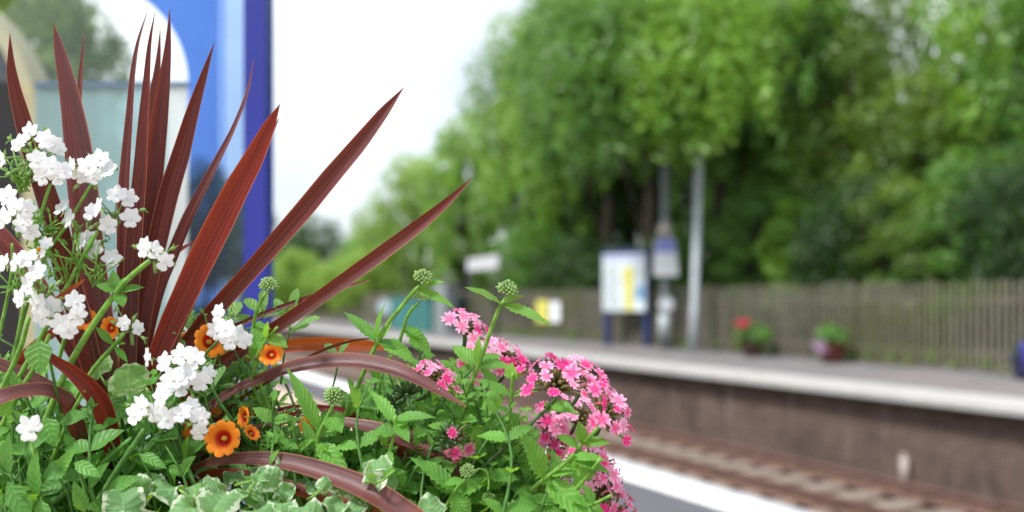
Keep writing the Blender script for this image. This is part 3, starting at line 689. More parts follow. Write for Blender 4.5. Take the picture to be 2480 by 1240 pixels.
for i in range(k): j = (i + 1) % k; q.face((i, j, k + j, k + i))
q.build('dark_opening', m_simple('opening_shade_black', (.008, .008, .009), .5, .2, 3), dw, False)  # black sheet, the shade inside the opening put into its colour

# ------------------------------------------------------------------ the planter in front: leaf, stem and flower builders
def leaf_into(mb, Mx, L_, Wd, shape='ovate', teeth=0, fold=.25, curl=.3, nu=10, nv=4, rng=random, r=.5, ruf=0.0, m=0, twist=0.0):
    prof = {'ovate': ((0, .05), (.08, .3), (.2, .75), (.35, 1), (.55, .9), (.75, .6), (.92, .22), (1, .03)),
            'lance': ((0, .08), (.1, .28), (.3, .75), (.5, 1), (.7, .8), (.88, .4), (1, .03)),
            'spat': ((0, .12), (.2, .35), (.45, .75), (.7, 1), (.87, .8), (.96, .4), (1, .08)),
            'round': ((0, .35), (.06, .7), (.2, .95), (.45, 1), (.7, .9), (.88, .65), (.97, .35), (1, .1)),
            'narrow': ((0, .3), (.3, .9), (.6, 1), (.85, .55), (1, .05))}[shape]
    ph = rng.uniform(0, 6.28); rows = []; uvs = []
    for i in range(nu + 1):
        u = i / nu; wv = lerp1(prof, u) * Wd / 2; row = []; uvr = []
        tooth = 1.0
        if teeth: tooth = 1 + teeth * (1 if i % 2 else -1) * (1 if 0 < i < nu else 0)
        a = curl * u; sx = (math.sin(a) / curl if abs(curl) > 1e-3 else u); sz = ((math.cos(a) - 1) / curl if abs(curl) > 1e-3 else 0)
        tw = twist * u
        for j in range(-nv // 2, nv // 2 + 1):
            v = j / (nv / 2); yy = v * wv * (tooth if abs(v) == 1 else 1)
            z = abs(v) * wv * fold + ruf * Wd * math.sin(ph + u * 17 + v * 2) * abs(v) ** 1.5
            x = sx * L_ - (teeth * L_ * .18 * abs(v) if (teeth and i % 2) else 0)
            yr = yy * math.cos(tw) - z * math.sin(tw); zr = yy * math.sin(tw) + z * math.cos(tw)
            row.append(Mx @ Vector((x, yr, sz * L_ + zr))); uvr.append((u, (v + 1) / 2))
        rows.append(row); uvs.append(uvr)
    mb.grid(rows, uvs, r, m)
CAMP = Vector((0, 0, CAMZ))
def px_line(pts, Y0, Y1=None):
    Y1 = Y0 if Y1 is None else Y1; n = len(pts)
    return [at(p[0], p[1], p[3] if len(p) > 3 else Y0 + (Y1 - Y0) * i / (n - 1)) for i, p in enumerate(pts)]

def ribbon(mb, pts, wid, tw0=0, tw1=0, fold=.22, up=None, seg=30, r=.5, m=0, sag=0):
    """strap leaf: pts tip first; wid in metres per point"""
    path = crom(pts, seg); nw = len(wid) - 1; rows = []; uvs = []
    for i, p in enumerate(path):
        f = i / seg; t = (path[min(i + 1, seg)] - path[max(i - 1, 0)]).normalized()
        k = min(int(f * nw), nw - 1); q = f * nw - k; wv = wid[k] * (1 - q) + wid[k + 1] * q
        hint = (CAMP - p).normalized() if up is None else Vector(up)
        n = (hint - t * hint.dot(t)).normalized(); n = Quaternion(t, tw0 + (tw1 - tw0) * f) @ n; s = t.cross(n)
        proj = max(.5, math.sqrt(s.x ** 2 + s.z ** 2)); h = wv / proj / 2
        row = []; uvr = []
        for j in range(-3, 4):
            v = j / 3; row.append(p + s * (v * h) + n * (h * fold * (abs(v) ** 1.3 - .4))); uvr.append((f, (v + 1) / 2))
        rows.append(row); uvs.append(uvr)
    mb.grid(rows, uvs, r, m)

# ---- the planter itself, with its soil
pc = Vector((-.20, 1.0, 0))
pl = thing('planter', pc, 'raised wooden planter holding all the flowers in front', 'planter')
wood = m_simple('planter_wood', (.16, .10, .06), .8, .3, 5); q = MB()
for k in range(6):
    z0 = .05 + k * .185
    for (c, x, y) in (((0, -.235, z0), (.90, 0, 0), (0, .03, 0)), ((0, .235, z0), (.90, 0, 0), (0, .03, 0)), ((-.466, 0, z0), (.03, 0, 0), (0, .44, 0)), ((.466, 0, z0), (.03, 0, 0), (0, .44, 0))):
        q.box(pc + Vector(c), x, y, (0, 0, .178))
q.build('boards', wood, pl, False)
for sx in (-1, 1):
    for sy in (-1, 1):
        q = MB(); q.box(pc + Vector((sx * .47, sy * .24, 0)), (.07, 0, 0), (0, .07, 0), (0, 0, 1.17)); q.build('post', wood, pl, False)
q = MB(); q.grid([[pc + Vector((-.448 + i * .0747, -.218 + j * .0727, 1.12 + .02 * math.sin(i * 1.7 + j))) for i in range(13)] for j in range(7)], [[(i, j) for i in range(13)] for j in range(7)])
q.build('soil', m_ground('potting_soil', (.02, .014, .01), (.05, .035, .022), 12), pl)

# ---- bronze cordyline: strap leaves, each its own part
cd = thing('cordyline', at(300, 1330, 1.0), 'bronze-red spiky cordyline with long strap leaves rising from the planter', 'spiky plant')
def K(Y): return Y / FPX
cord = [  # pts (px,py) tip first, widths px, Y tip, Y base, twist tip, twist base, red?, top facing
 ([(24,80),(30,180),(52,275),(78,365),(112,470),(140,560),(158,650),(190,760),(215,860),(240,960)], [1,26,40,46,52,55,54,52,48,40], .93,1.0, .3,-.15,0,None),
 ([(130,57),(145,130),(166,230),(182,330),(196,450),(212,600),(236,750),(262,920)], [1,22,36,48,56,56,52,40], 1.03,1.0,-.5,-.35,0,None),
 ([(205,72),(196,180),(192,270),(203,360),(220,480),(238,620),(262,780),(285,920)], [1,13,18,24,30,34,34,30],1.07,1.02,.5,.6,0,None),
 ([(358,25),(335,100),(322,180),(314,280),(306,380),(300,480),(300,660),(305,900)], [1,9,15,20,26,30,34,30],1.02,1.0,.6,.3,0,None),
 ([(375,30),(362,110),(355,200),(347,300),(338,430),(326,560),(318,700),(312,920)], [1,10,18,26,34,40,40,34],.98,.99,.25,.1,0,None),
 ([(388,72),(382,150),(371,230),(362,300),(352,420),(345,560),(335,720),(325,900)], [1,10,17,22,26,30,30,28],1.06,1.02,-.5,-.5,0,None),
 ([(411,22),(406,110),(396,200),(383,300),(370,400),(356,520),(342,650),(325,900)], [1,13,24,34,40,42,42,34],1.03,1.01,-.35,-.5,0,None),
 ([(519,103),(491,190),(463,280),(438,370),(413,450),(395,520),(368,640),(345,760),(325,920)], [1,17,30,40,44,44,42,40,34],1.0,1.0,-.15,-.2,0,None),
 ([(615,142),(600,220),(566,310),(526,390),(490,460),(455,530),(418,620),(380,720),(340,900)], [1,8,13,20,26,31,34,34,30],1.08,1.02,.6,.3,0,None),
 ([(676,285),(652,335),(628,385),(580,470),(540,560),(490,660),(430,790),(360,960)], [1,12,22,30,34,34,34,30],1.0,1.0,.1,.1,0,None),
 ([(678,252),(652,305),(612,388),(572,460),(532,540),(492,620),(452,705),(412,790),(372,890),(340,990)], [1,30,52,62,68,68,62,56,46,36],.93,.98,.05,.1,1,None),
 ([(978,212),(930,272),(870,348),(800,430),(740,503),(680,572),(610,652),(540,728),(478,800),(390,920)], [1,28,42,47,48,46,42,42,40,34],.98,1.0,.25,-.2,0,None),
 ([(1143,432),(1082,490),(1012,548),(940,602),(860,660),(780,717),(700,772),(640,812),(560,865),(420,960)], [1,22,34,38,38,36,34,34,34,30],.95,1.0,.1,0,0,None),
 ([(897,678),(820,700),(740,724),(660,752),(600,777),(540,805),(470,850),(400,930)], [2,12,13,13,14,14,16,18],1.04,1.02,.3,.2,0,None),
 ([(1130,985),(1060,945),(990,908),(930,888),(860,876),(780,878),(700,893),(640,915),(560,950),(480,1010),(400,1090)], [3,26,38,42,43,40,36,30,26,24,24],.92,1.0,0,0,0,(0,-.75,.66)),
 ([(955,846),(900,838),(860,836),(780,833),(700,838),(640,850),(560,880),(480,930),(400,1010)], [4,26,32,36,34,30,28,26,26],1.06,1.02,.1,.1,2,None),
 ([(910,818),(850,828),(790,847),(730,877),(660,920),(580,970),(500,1040)], [2,10,12,12,13,14,16],1.0,1.0,.9,.6,0,(0,-.4,.9)),
 ([(1010,1262),(930,1208),(860,1172),(780,1142),(700,1120),(620,1111),(540,1115),(480,1130),(425,1160),(370,1220)], [60,62,58,50,44,36,28,18,14,14],.86,.97,0,0,0,(0,-.8,.6)),
 ([(960,1275),(900,1244),(830,1222),(760,1202),(700,1180),(640,1164),(580,1150),(500,1150),(420,1200)], [14,20,24,26,26,24,22,20,20],.90,.97,.9,.5,2,None),
 ([(1130,1172),(1095,1128),(1032,1086),(952,1054),(870,1030),(790,1020),(700,1024),(620,1035),(520,1080),(430,1150)], [4,36,44,40,26,16,13,13,15,18],.93,1.0,.1,.5,0,(0,-.7,.7)),
 ([(1190,1330),(1120,1262),(1070,1200),(1020,1140),(960,1080),(900,1035),(830,998),(770,990),(700,1008),(600,1060),(500,1140)], [20,36,42,42,38,30,22,14,12,14,18],.96,1.02,.2,.2,1,None),
 ([(1240,1300),(1190,1225),(1130,1150),(1060,1090),(980,1050),(900,1040)], [10,30,34,34,28,20],1.0,1.04,.4,.2,1,None),
 ([(-90,1010),(0,966),(50,951),(100,946),(140,958),(168,985),(188,1030),(204,1090),(225,1180)], [30,52,50,44,40,44,50,50,44],.88,.97,0,.1,0,(0,-.72,.7)),
 ([(-60,860),(0,884),(60,908),(120,938),(180,985),(218,1040),(240,1110),(260,1200)], [20,30,30,28,28,26,26,26],.96,1.0,.2,.3,0,(0,-.6,.8)),
 ([(97,830),(130,868),(172,897),(215,937),(246,982),(264,1040),(276,1110),(290,1200)], [2,24,36,48,52,46,36,30],.9,.97,.5,-.1,1,None),
 ([(-40,1096),(0,1100),(60,1102),(120,1112),(200,1150)], [20,20,18,18,18],.95,1.0,.3,.3,0,(0,-.5,.8)),
 ([(-110,440),(-40,530),(22,600),(80,680),(140,780),(200,880),(250,980)], [20,40,44,44,42,40,36],1.03,1.02,-.2,-.2,0,None),
 ([(206,676),(178,697),(140,724),(100,760)], [2,14,14,12],.91,.95,.4,.2,2,None),
 ([(478,582),(440,603),(400,640),(350,760)], [2,10,12,14],1.06,1.03,.2,.2,1,None),
 ([(20,905),(70,850),(130,805),(190,790)], [16,22,22,16],1.02,1.02,.3,.2,1,None),
 ([(800,985),(740,982),(660,996),(580,1020),(480,1080),(420,1140)], [3,9,11,12,14,16],1.05,1.02,.5,.2,1,None),
 ([(560,948),(500,1000),(440,1060),(380,1110),(330,1180)], [6,14,16,16,16],1.02,1.0,.6,.2,0,None),
 ([(640,1040),(560,1060),(500,1100),(440,1170)], [3,14,18,18],1.03,1.0,.6,.2,0,None)]
for i, (pts, wd_, y0, y1, t0, t1, red, up) in enumerate(cord):
    q = MB(); ps = px_line(pts, y0, y1); ws = [w_ * (.82 if up else .93) * K(y0 + (y1 - y0) * j / (len(wd_) - 1)) for j, w_ in enumerate(wd_)]
    ribbon(q, ps, ws, t0, t1, .42, up, 34, (i * .381) % 1); q.build('leaf', M['cord_orange' if red == 2 else 'cord_red' if red else ('cord_top' if (up or i == 1) else 'cord')], cd)

# ---- flower meshes
def nemesia_mesh(seed):
    g = random.Random(seed); mb = MB()
    def petal(ang, L_, Wd, cup, notch=0):
        a = R(ang + g.uniform(-7, 7)); L_ *= g.uniform(.92, 1.08); Wd *= g.uniform(.92, 1.08); rows = []; uvs = []
        ph = g.uniform(0, 6); tl = g.uniform(-.15, .25)
        for i in range(7):
            u = i / 6; w_ = lerp1(((0, .3), (.2, .5), (.5, .92), (.72, 1), (.88, .86), (1, .45)), u) * Wd / 2; row = []; uvr = []
            for j in range(-3, 4):
                v = j / 3; x = u * L_ - (notch * L_ * (1 - abs(v)) * .2 if i == 6 else 0) - abs(v) ** 2 * L_ * .10 * u
                z = cup * L_ * math.sin(u * 2.1) - abs(v) ** 2 * Wd * .07 * u + .5 * tl * L_ * u * u + .03 * Wd * math.sin(v * 5 + ph) * u
                row.append(Vector((x * math.cos(a) - v * w_ * math.sin(a), x * math.sin(a) + v * w_ * math.cos(a), z))); uvr.append((u, (v + 1) / 2))
            rows.append(row); uvs.append(uvr)
        mb.grid(rows, uvs, g.random(), 0)
    petal(62, 1.05, .70, .05); petal(118, 1.05, .70, .05); petal(8, 1.0, .76, .02); petal(172, 1.0, .76, .02); petal(-90, 1.05, 1.25, .10, 1)
    mb.ellipsoid((0, -.12, .07), (.2, 0, 0), (0, .15, 0), (0, 0, .13), 8, 5, 0)
    mb.tube([(0, 0, 0), (0, -.06, -.25), (0, -.3, -.45), (0, -.7, -.5)], [.14, .12, .08, .05], 7, 1)
    return proto_mesh(mb, 'flower', [M['white'], M['spur']])
NEM = [nemesia_mesh(i) for i in range(6)]
def verbena_mesh(seed):
    g = random.Random(seed); mb = MB()
    for k in range(5):
        a = R(90 + 72 * k + g.uniform(-6, 6)); L_ = g.uniform(.9, 1.08); Wd = g.uniform(.72, .86); rows = []; uvs = []; tl = g.uniform(-.2, .15)
        for i in range(6):
            u = i / 5; w_ = lerp1(((0, .22), (.3, .5), (.6, .9), (.85, 1), (1, .72)), u) * Wd / 2; row = []; uvr = []
            for j in range(-2, 3):
                v = j / 2; x = u * L_ - (L_ * .2 * (1 - abs(v)) if i == 5 else 0)
                z = tl * L_ * u * u + .05 * abs(v) * u + .05 * math.sin(v * 4 + k) * u
                row.append(Vector((x * math.cos(a) - v * w_ * math.sin(a), x * math.sin(a) + v * w_ * math.cos(a), z))); uvr.append((u, (v + 1) / 2))
            rows.append(row); uvs.append(uvr)
        mb.grid(rows, uvs, g.random(), 0)
    mb.tube([(0, 0, .02), (0, 0, -.5), (0, 0, -.95)], [.1, .09, .1], 6, 0, .5)
    return proto_mesh(mb, 'floret', [M['pink']])
VER = [verbena_mesh(i + 20) for i in range(6)]
def face_matrix(p, d, roll, s):
    d = Vector(d).normalized(); y = Vector((0, 0, 1)); y = (y - d * d.dot(y))
    if y.length < .1: y = Vector((0, 1, 0)) - d * d.y
    y.normalize(); y = Quaternion(d, roll) @ y; x = y.cross(d)
    Mx = Matrix((x, y, d)).transposed().to_4x4() @ Matrix.Diagonal((s, s, s, 1)); Mx.translation = p; return Mx
rg = random.Random(77)

# ---- white nemesia
def nemesia_cluster(plant, fl, Y, stem=None, sr=4.5, tipdir=(0, 0, 1)):
    """fl: flower centres in the photograph; the pedicels and calyx buds form the cluster, each flower its sub-part"""
    cx = sum(f[0] for f in fl) / len(fl); cy = sum(f[1] for f in fl) / len(fl)
    hub = at(cx, cy + 12, Y + .012); mb = MB()
    base = hub + Vector((0, .004, -.014)); 
    if stem: base = at(stem[0][0], stem[0][1], Y + .006)
    mb.tube([base, (base + hub) / 2, hub + Vector((0, 0, .004))], [.0019, .0016, .0012], 6)
    fl_o = []
    for fi, f in enumerate(fl):
        if len(fl) > 6 and fi % 6 == 4: continue
        sz = (f[2] if len(f) > 2 else 27) * .97; c = at(cx + (f[0] - cx) * 1.06, cy + (f[1] - cy) * 1.06, Y - .012 + rg.uniform(-.020, .012))
        off = Vector(((f[0] - cx) / 90, 0, -(f[1] - cy) / 90)); d = Vector((off.x * .8 + rg.uniform(-.4, .4), -1, .12 + off.z * .45 + rg.uniform(-.3, .3)))
        if len(f) > 3: d = Vector(f[3])
        s = sz * K(Y) * .96; mid = (hub + c) / 2 + Vector((0, .004, .003))
        mb.tube([hub + (base - hub) * rg.uniform(0, .7), mid, c - d.normalized() * s * .2], [.0008, .0008, .0011], 5)
        fl_o.append((c, d, rg.uniform(-.5, .5), s))
    for _ in range(5 + len(fl)):                         # small green buds and sepals
        e = hub + Vector((rg.gauss(0, .011), rg.gauss(0, .006), rg.gauss(.004, .010)))
        mb.tube([hub, (hub + e) / 2, e], .0007, 5)
        ax = (e - hub).normalized(); mb.ellipsoid(e, ax.orthogonal().normalized() * .0019, ax.cross(ax.orthogonal().normalized()) * .0019, ax * .0034, 7, 5)
        for _k in range(2):
            dd = (ax + Vector((rg.gauss(0, .7), rg.gauss(0, .7), rg.gauss(0, .7)))).normalized()
            leaf_into(mb, frame(e, dd, (0, -.4, .8)), rg.uniform(.004, .008), .0022, 'lance', 0, .2, .3, 4, 2, rg, rg.random(), 0, 1)
    o = mb.build('flower_cluster', [M['calyx'], M['nem']], plant)
    for c, d, roll, s in fl_o: instance(NEM[rg.randrange(6)], 'flower', face_matrix(c, d, roll, s), o)
def stem_part(plant, pts, wpx, Y0, Y1, mat='stem', leaves=(), n=14):
    mb = MB(); ps = crom(px_line(pts, Y0, Y1), n); r0 = wpx * K(Y0) / 2
    mb.tube(ps, [r0 * (.75 + .3 * i / n) for i in range(n + 1)], 9)
    for (lx, ly, tx, ty, wl) in leaves:
        f = min(range(n + 1), key=lambda i: (ps[i] - at(lx, ly, ps[i].y)).length); b = ps[f]; e = at(tx, ty, b.y - .006 + rg.uniform(-.012, .006)); dv = e - b
        leaf_into(mb, frame(b, dv, (rg.uniform(-.4, .4), -.7, .6)), dv.length, wl * K(Y0) * 1.15, 'lance', .05, .3, .35, 12, 4, rg, rg.random(), .02, 1)
    return mb.build('stem', [M[mat], M['nem']], plant)

na = thing('white_nemesia', at(60, 1330, .95), 'tall white nemesia with many flower clusters in the upper left of the planter', 'flowering plant', 'white nemesias in the planter')
nemA = [
 ([(72,322,26),(108,340),(128,352,24),(48,350),(18,362),(90,388),(122,402),(150,412,25),(100,424),(136,426,24),(32,338,24),(4,384,24),(142,362,20,(.9,-.6,.1))], .93),
 ([(176,406,27,(-.7,-.7,.1)),(214,402,30),(242,386,27),(258,410),(278,416,26,(.7,-.7,.1)),(226,426,24),(196,424,24)], .93),
 ([(18,478,30),(36,502,28),(8,530,30),(54,540,28),(28,556,28),(62,508,27),(72,560,25)], .92),
 ([(282,474,28),(308,482,27,(.6,-.8,.1)),(240,504,28,(-.8,-.7,.2)),(224,512,24),(286,530,31),(314,528,28),(264,544,27)], .94),
 ([(152,508,26),(168,534,26),(198,586,27,(-.6,-.7,.2)),(226,604,28),(254,602,29,(.5,-.8,.1)),(268,624,26),(212,578,24)], .97),
 ([(350,600,27),(372,606,26),(398,632,25,(.7,-.8,-.2))], .92),
 ([(68,632,30),(42,640,27),(14,642,26),(90,662,29),(122,672,28),(70,694,30),(50,722,28),(92,732,31),(122,742,30),(102,764,29),(150,746,28),(178,730,28,(.5,-.9,.2)),(146,782,30),(162,794,27),(182,762,27)], .90),
 ([(302,784,22),(333,794,21,(.8,-.6,0))], .95),
 ([(112,590,18),(104,612,16,(-.5,-.8,.3))], .95)]
for fl, Y in nemA: nemesia_cluster(na, fl, Y)
sA = [([(122,446),(104,505),(86,590),(70,680),(40,830),(10,980)], 10, .94, .98, ()),
 ([(236,424),(200,482),(160,548),(122,600),(90,660),(60,760),(20,900)], 9, .94, .98, ((150,560,118,548,12),(135,585,165,590,12))),
 ([(236,560),(214,600),(185,652),(156,706),(118,780),(60,890),(-10,1010)], 13, .94, .97, ((150,715,120,700,16),)),
 ([(362,632),(318,668),(282,708),(230,780),(186,852),(156,910),(110,1020),(80,1130)], 17, .91, .95, ((285,705,234,685,26),(285,705,344,688,22),(285,702,272,652,24),(278,712,300,740,30),(276,700,300,668,18))),
 ([(300,808),(286,826),(270,843),(222,900),(170,990),(120,1090)], 12, .94, .97, ((272,840,234,790,20),(272,842,308,872,16),(275,838,300,826,14))),
 ([(30,590),(28,660),(10,760),(-20,880)], 9, .94, .97, ()),
 ([(70,770),(50,840),(10,930),(-30,1000)], 14, .92, .95, ()),
 ([(120,810),(90,880),(40,960),(0,1040)], 13, .92, .95, ()),
 ([(205,945),(170,1010),(140,1080),(110,1160)], 12, .93, .95, ()),
 ([(190,660),(180,720),(165,790),(140,880)], 10, .98, 1.0, ())]
for a_ in sA: stem_part(na, *a_[:2], a_[2], a_[3], 'stem', a_[4])
mb = MB()                                               # fine feathery pedicels under the top clusters
for (x, y, n_) in ((50, 420, 26), (110, 545, 16), (50, 680, 18), (150, 640, 10), (240, 650, 12), (200,615,10)):
    for _ in range(n_):
        b = at(x + rg.gauss(0, 14), y + rg.uniform(10, 50), .95); e = at(x + rg.gauss(0, 30), y + rg.gauss(-10, 22), .945 + rg.uniform(-.01, .01))
        mb.tube([b, (b + e) / 2 + Vector((0, 0, .003)), e], [.001, .0008, .0007], 5)
        leaf_into(mb, frame(e, (e - b) + Vector((rg.gauss(0, .008), 0, 0)), (0, -.7, .6)), .008, .003, 'lance', 0, .3, .3, 4, 2, rg, rg.random(), 0, 1)
mb.build('pedicels', [M['stem'], M['nem']], na)
tag(na.children[0], None)

nb_ = thing('white_nemesia', at(330, 1330, .93), 'white nemesia with clusters beside the orange flower and the cordyline base', 'flowering plant', 'white nemesias in the planter')
for fl, Y in (([(530,762,27),(546,796,29),(572,812,28),(526,802,27),(556,822,29),(590,824,24,(.6,-.8,0))], .95),
 ([(362,868,27,(-.9,-.6,.1)),(400,878,28),(440,862,30),(470,872,30),(500,882,27,(.5,-.8,0)),(420,916,31),(450,904,31),(482,922,28),(402,942,29),(436,934,30),(460,842,26),(500,906,25,(.7,-.7,0))], .91),
 ([(346,985,31),(330,1004,30),(390,962,27),(402,1012,32),(422,1034,28),(374,1000,29),(436,1002,26)], .90),
 ([(464,986,24,(.5,-.9,.2)),(486,1012,27,(.3,-1,.1)),(482,1044,25)], .91)): nemesia_cluster(nb_, fl, Y)
for a_ in (([(528,826),(504,850),(478,884),(440,950),(400,1040)], 9, .95, .97, ()),
 ([(430,950),(400,1030),(360,1080),(300,1160),(240,1260)], 12, .93, .93, ((330,1110,392,1128,26),)),
 ([(350,1040),(322,1082),(290,1130),(225,1235),(190,1300)], 17, .90, .92, ()),
 ([(318,1062),(270,1102),(215,1150),(150,1200),(90,1250)], 15, .91, .93, ()),
 ([(390,1055),(345,1105),(285,1170),(230,1250)], 10, .92, .94, ()),
 ([(470,1050),(420,1100),(350,1150),(280,1230)], 9, .95, .96, ())): stem_part(nb_, *a_[:2], a_[2], a_[3], 'stem2', a_[4])
nc = thing('white_nemesia', at(60, 1330, .9), 'young nemesia in the lower left corner with a single open white flower', 'flowering plant', 'white nemesias in the planter')
mb = MB(); b = at(84, 1190, .89); e = at(74, 1060, .872); mb.tube([b, at(86, 1120, .88), e], [.0022, .0018, .0012], 8); o = mb.build('stem', M['stem'], nc)
instance(NEM[1], 'flower', face_matrix(at(72, 1038, .868), (.1, -1, .15), .05, 34 * K(.868)), o)

mb = MB()
for bx, by, tx, ty, wl, Y in ((165,1132,98,1152,56,.885),(160,1165,82,1192,50,.90),(92,1205,70,1090,46,.88),(98,1210,112,1290,40,.875),(24,1150,6,1050,44,.89),(20,1170,70,1260,56,.87),(95,822,92,905,66,.90),(140,1150,172,1085,34,.885),(180,1120,240,1150,34,.88),(215,1180,250,1120,36,.89),
    (30,1000,-30,960,50,.9),(150,1020,205,1000,44,.93),(110,1010,130,1080,52,.93),(260,1190,330,1150,40,.89),(205,1240,180,1170,36,.87),(60,960,20,900,40,.94),(225,1040,280,1010,36,.95),(0,1230,-40,1150,50,.87),(340,1100,400,1126,30,.9),(170,960,120,930,36,.95),(270,960,300,1010,40,.96)):
    b = at(bx, by, Y); e = at(tx, ty, Y - .012); leaf_into(mb, frame(b, e - b, (rg.uniform(-.3, .3), -.8, .55)), (e - b).length, wl * K(Y), 'ovate', .03, .25, .4, 14, 6, rg, rg.random(), .02)
    mb.tube([b, b + Vector((.004, .012, -.02)), b + Vector((.006, .03, -.07))], [.0012, .0013, .0015], 6, 1)
mb.build('foliage', [M['nem'], M['stem2']], nc)
# ---- fly on the top white cluster
fy = MB(); c = at(66, 354, .908); ax = Vector((.6, 0, -.8)); sd_ = Vector((.8, 0, .6)); nn = Vector((0, -1, 0))
fy.ellipsoid(c, sd_ * .0011, nn * .001, ax * .0026, 10, 7); fy.ellipsoid(c - ax * .0032, sd_ * .0009, nn * .0009, ax * .001, 8, 6)
for sgn in (-1, 1):
    for k in (-1, 0, 1):
        f0 = c + ax * k * .001; fy.tube([f0, f0 + sd_ * sgn * .0018 + nn * .0006, f0 + sd_ * sgn * .0026 - nn * .001], .00018, 4)
    leaf_into(fy, frame(c - ax * .001 + nn * .0008, ax + sd_ * sgn * .35, nn), .0042, .0016, 'spat', 0, 0, .1, 4, 2, rg)
fyo = fy.build('fly', m_simple('fly_brown', (.03, .018, .012), .4, .2, 300))
tag(fyo, 'small dark fly resting on the topmost white flowers', 'fly')

# ---- verbena
def bud_head(mb, c, d, s, rng, cnt=56, long=1.0):
    d = Vector(d).normalized(); x = d.orthogonal().normalized(); y = d.cross(x)
    for k in range(cnt):
        ph = k * 2.39996; z = 1 - (k + .5) / cnt * 1.15; rr_ = math.sqrt(max(0, 1 - z * z))
        dr = (x * math.cos(ph) * rr_ + y * math.sin(ph) * rr_ + d * (z * .9 + .1)).normalized()
        a = c + dr * s * .3 * (1 - .2 * z); l = s * long * rng.uniform(.42, .62)
        mb.tube([a, a + dr * l * .5, a + dr * l * .92, a + dr * l], [s * .07, s * .105, s * .10, s * .05], 6, 0, rng.random())
def sprig(plant, pts, wpx, Y0, Y1, leaves=(), bud=None, mat='stem', part='flower_stem', dens=1, lmat='verb'):
    """a flowering or leafy shoot: stem with its leaves as sub-parts, bud head as sub-part"""
    mb = MB(); n = 12; ps = crom(px_line(pts, Y0, Y1), n); r0 = wpx * K(Y0) / 2 * .82
    mb.tube(ps, [r0 * (.8 + .25 * i / n) for i in range(n + 1)], 9); o = mb.build(part, M[mat], plant)
    for (lx, ly, tx, ty, wl, *ex) in leaves:
        f = min(range(n + 1), key=lambda i: (ps[i] - at(lx, ly, ps[i].y)).length); b = ps[f]; e = at(tx, ty, b.y + (ex[0] if ex else rg.uniform(-.02, .012))); dv = e - b
        up = ex[1] if len(ex) > 1 else (rg.uniform(-.3, .3), -.55, .75)
        q = MB(); leaf_into(q, frame(b, dv, up), dv.length * 1.03, wl * K(Y0) * 1.15, 'ovate' if lmat == 'verb' else 'spat', .13 if lmat == 'verb' else 0, .3, rg.uniform(.2, .6), 18, 6, rg, rg.random(), .03)
        q.build('leaf', M[lmat], o)
    if bud:
        q = MB(); bud_head(q, at(bud[0], bud[1], Y0), bud[3] if len(bud) > 3 else (pts[0][0] - pts[1][0], -25, pts[1][1] - pts[0][1] + 10), bud[2] * K(Y0), rg); q.build('bud_head', M['calyx'], o)
    return o
va = thing('verbena', at(900, 1330, .97), 'verbena in the middle with green bud heads on upright hairy stems', 'flowering plant', 'pink verbenas in the planter')
vb = thing('verbena', at(1330, 1400, .97), 'verbena at the right end of the planter covered in bright pink flower heads', 'flowering plant', 'pink verbenas in the planter')
sprig(va, [(652,704),(636,722),(622,752),(614,790),(606,850),(640,960),(680,1050)], 12, .93, 1.0, ((612,800,660,790,30),(608,810,570,800,26),(612,800,640,850,34)), (652,694,30,(0,-.4,1)))
sprig(va, [(672,792),(640,830),(622,880),(610,930),(650,1010)], 10, .94, 1.0, ((655,815,640,775,26),(650,822,694,834,34),(652,830,600,872,40),(640,850,560,800,36)))
sprig(va, [(1018,692),(1000,708),(965,752),(940,782),(915,828),(890,880),(860,950),(838,1000),(800,1110)], 15, .92, 1.0,
 ((1005,700,1098,732,24,-.02),(1008,698,1070,672,24,-.01),(915,828,838,746,30),(915,828,908,742,22),(920,825,950,770,18),(910,832,1018,862,48),(918,826,968,834,28),(915,830,880,790,20)), (1024,676,32,(.2,-.4,1)))
sprig(va, [(1014,735),(1000,746),(985,770),(976,800),(960,850)], 11, .99, 1.02, ((975,800,1040,820,44,.02),(975,802,1060,850,50)), (1018,720,26,(.3,-.3,1)))
sprig(va, [(1222,728),(1210,744),(1192,790),(1176,836),(1158,886),(1140,930),(1112,985),(1098,1020),(1040,1130)], 15, .93, 1.0,
 ((1216,738,1132,688,32,-.02),(1218,738,1334,774,32,-.025),(1220,735,1262,708,28),(1160,880,1096,830,40),(1165,872,1212,848,36),(1160,880,1232,876,40),(1160,875,1156,820,22),(1150,890,1228,960,34)), (1228,704,33,(.15,-.4,1)))
sprig(va, [(808,978),(798,1000),(782,1030),(770,1060),(766,1100),(764,1170)], 13, .92, .95, ((775,1045,704,892,36,-.01),(790,1005,828,1040,52),(768,1075,846,1150,50,-.03),(770,1060,820,1000,60),(768,1080,730,1010,24)), (808,962,33,(.25,-.7,.8)))
sprig(va, [(956,1008),(958,1030),(952,1062),(938,1110),(920,1170),(905,1260)], 13, .91, .93, ((955,1022,902,935,32),(956,1018,1042,992,30,-.02),(955,1025,1000,1010,40),(950,1050,906,1040,46),(954,1030,990,1060,34),(945,1085,930,1180,26)))
sprig(va, [(1242,905),(1240,930),(1238,960),(1234,1010),(1220,1060)], 12, .93, .96, ((1238,958,1154,905,26),(1238,958,1306,932,26),(1240,925,1236,880,34,-.005),(1241,925,1272,888,26),(1236,1005,1190,1030,24)))
sprig(va, [(1310,1000),(1270,1045),(1220,1085),(1170,1130),(1110,1185),(1060,1240)], 12, .93, .95, ((1170,1135,1040,1020,30),(1240,1070,1170,1050,32),(1180,1125,1130,1210,30)), None, 'dkstem')
sprig(va, [(1128,1160),(1110,1178),(1092,1205),(1070,1250)], 12, .90, .92, ((1100,1185,1012,1096,46,-.01),(1120,1165,1076,1170,24),(1120,1165,1170,1180,26),(1095,1200,1140,1270,52)), (1132,1142,24,(0,-.7,.8)))
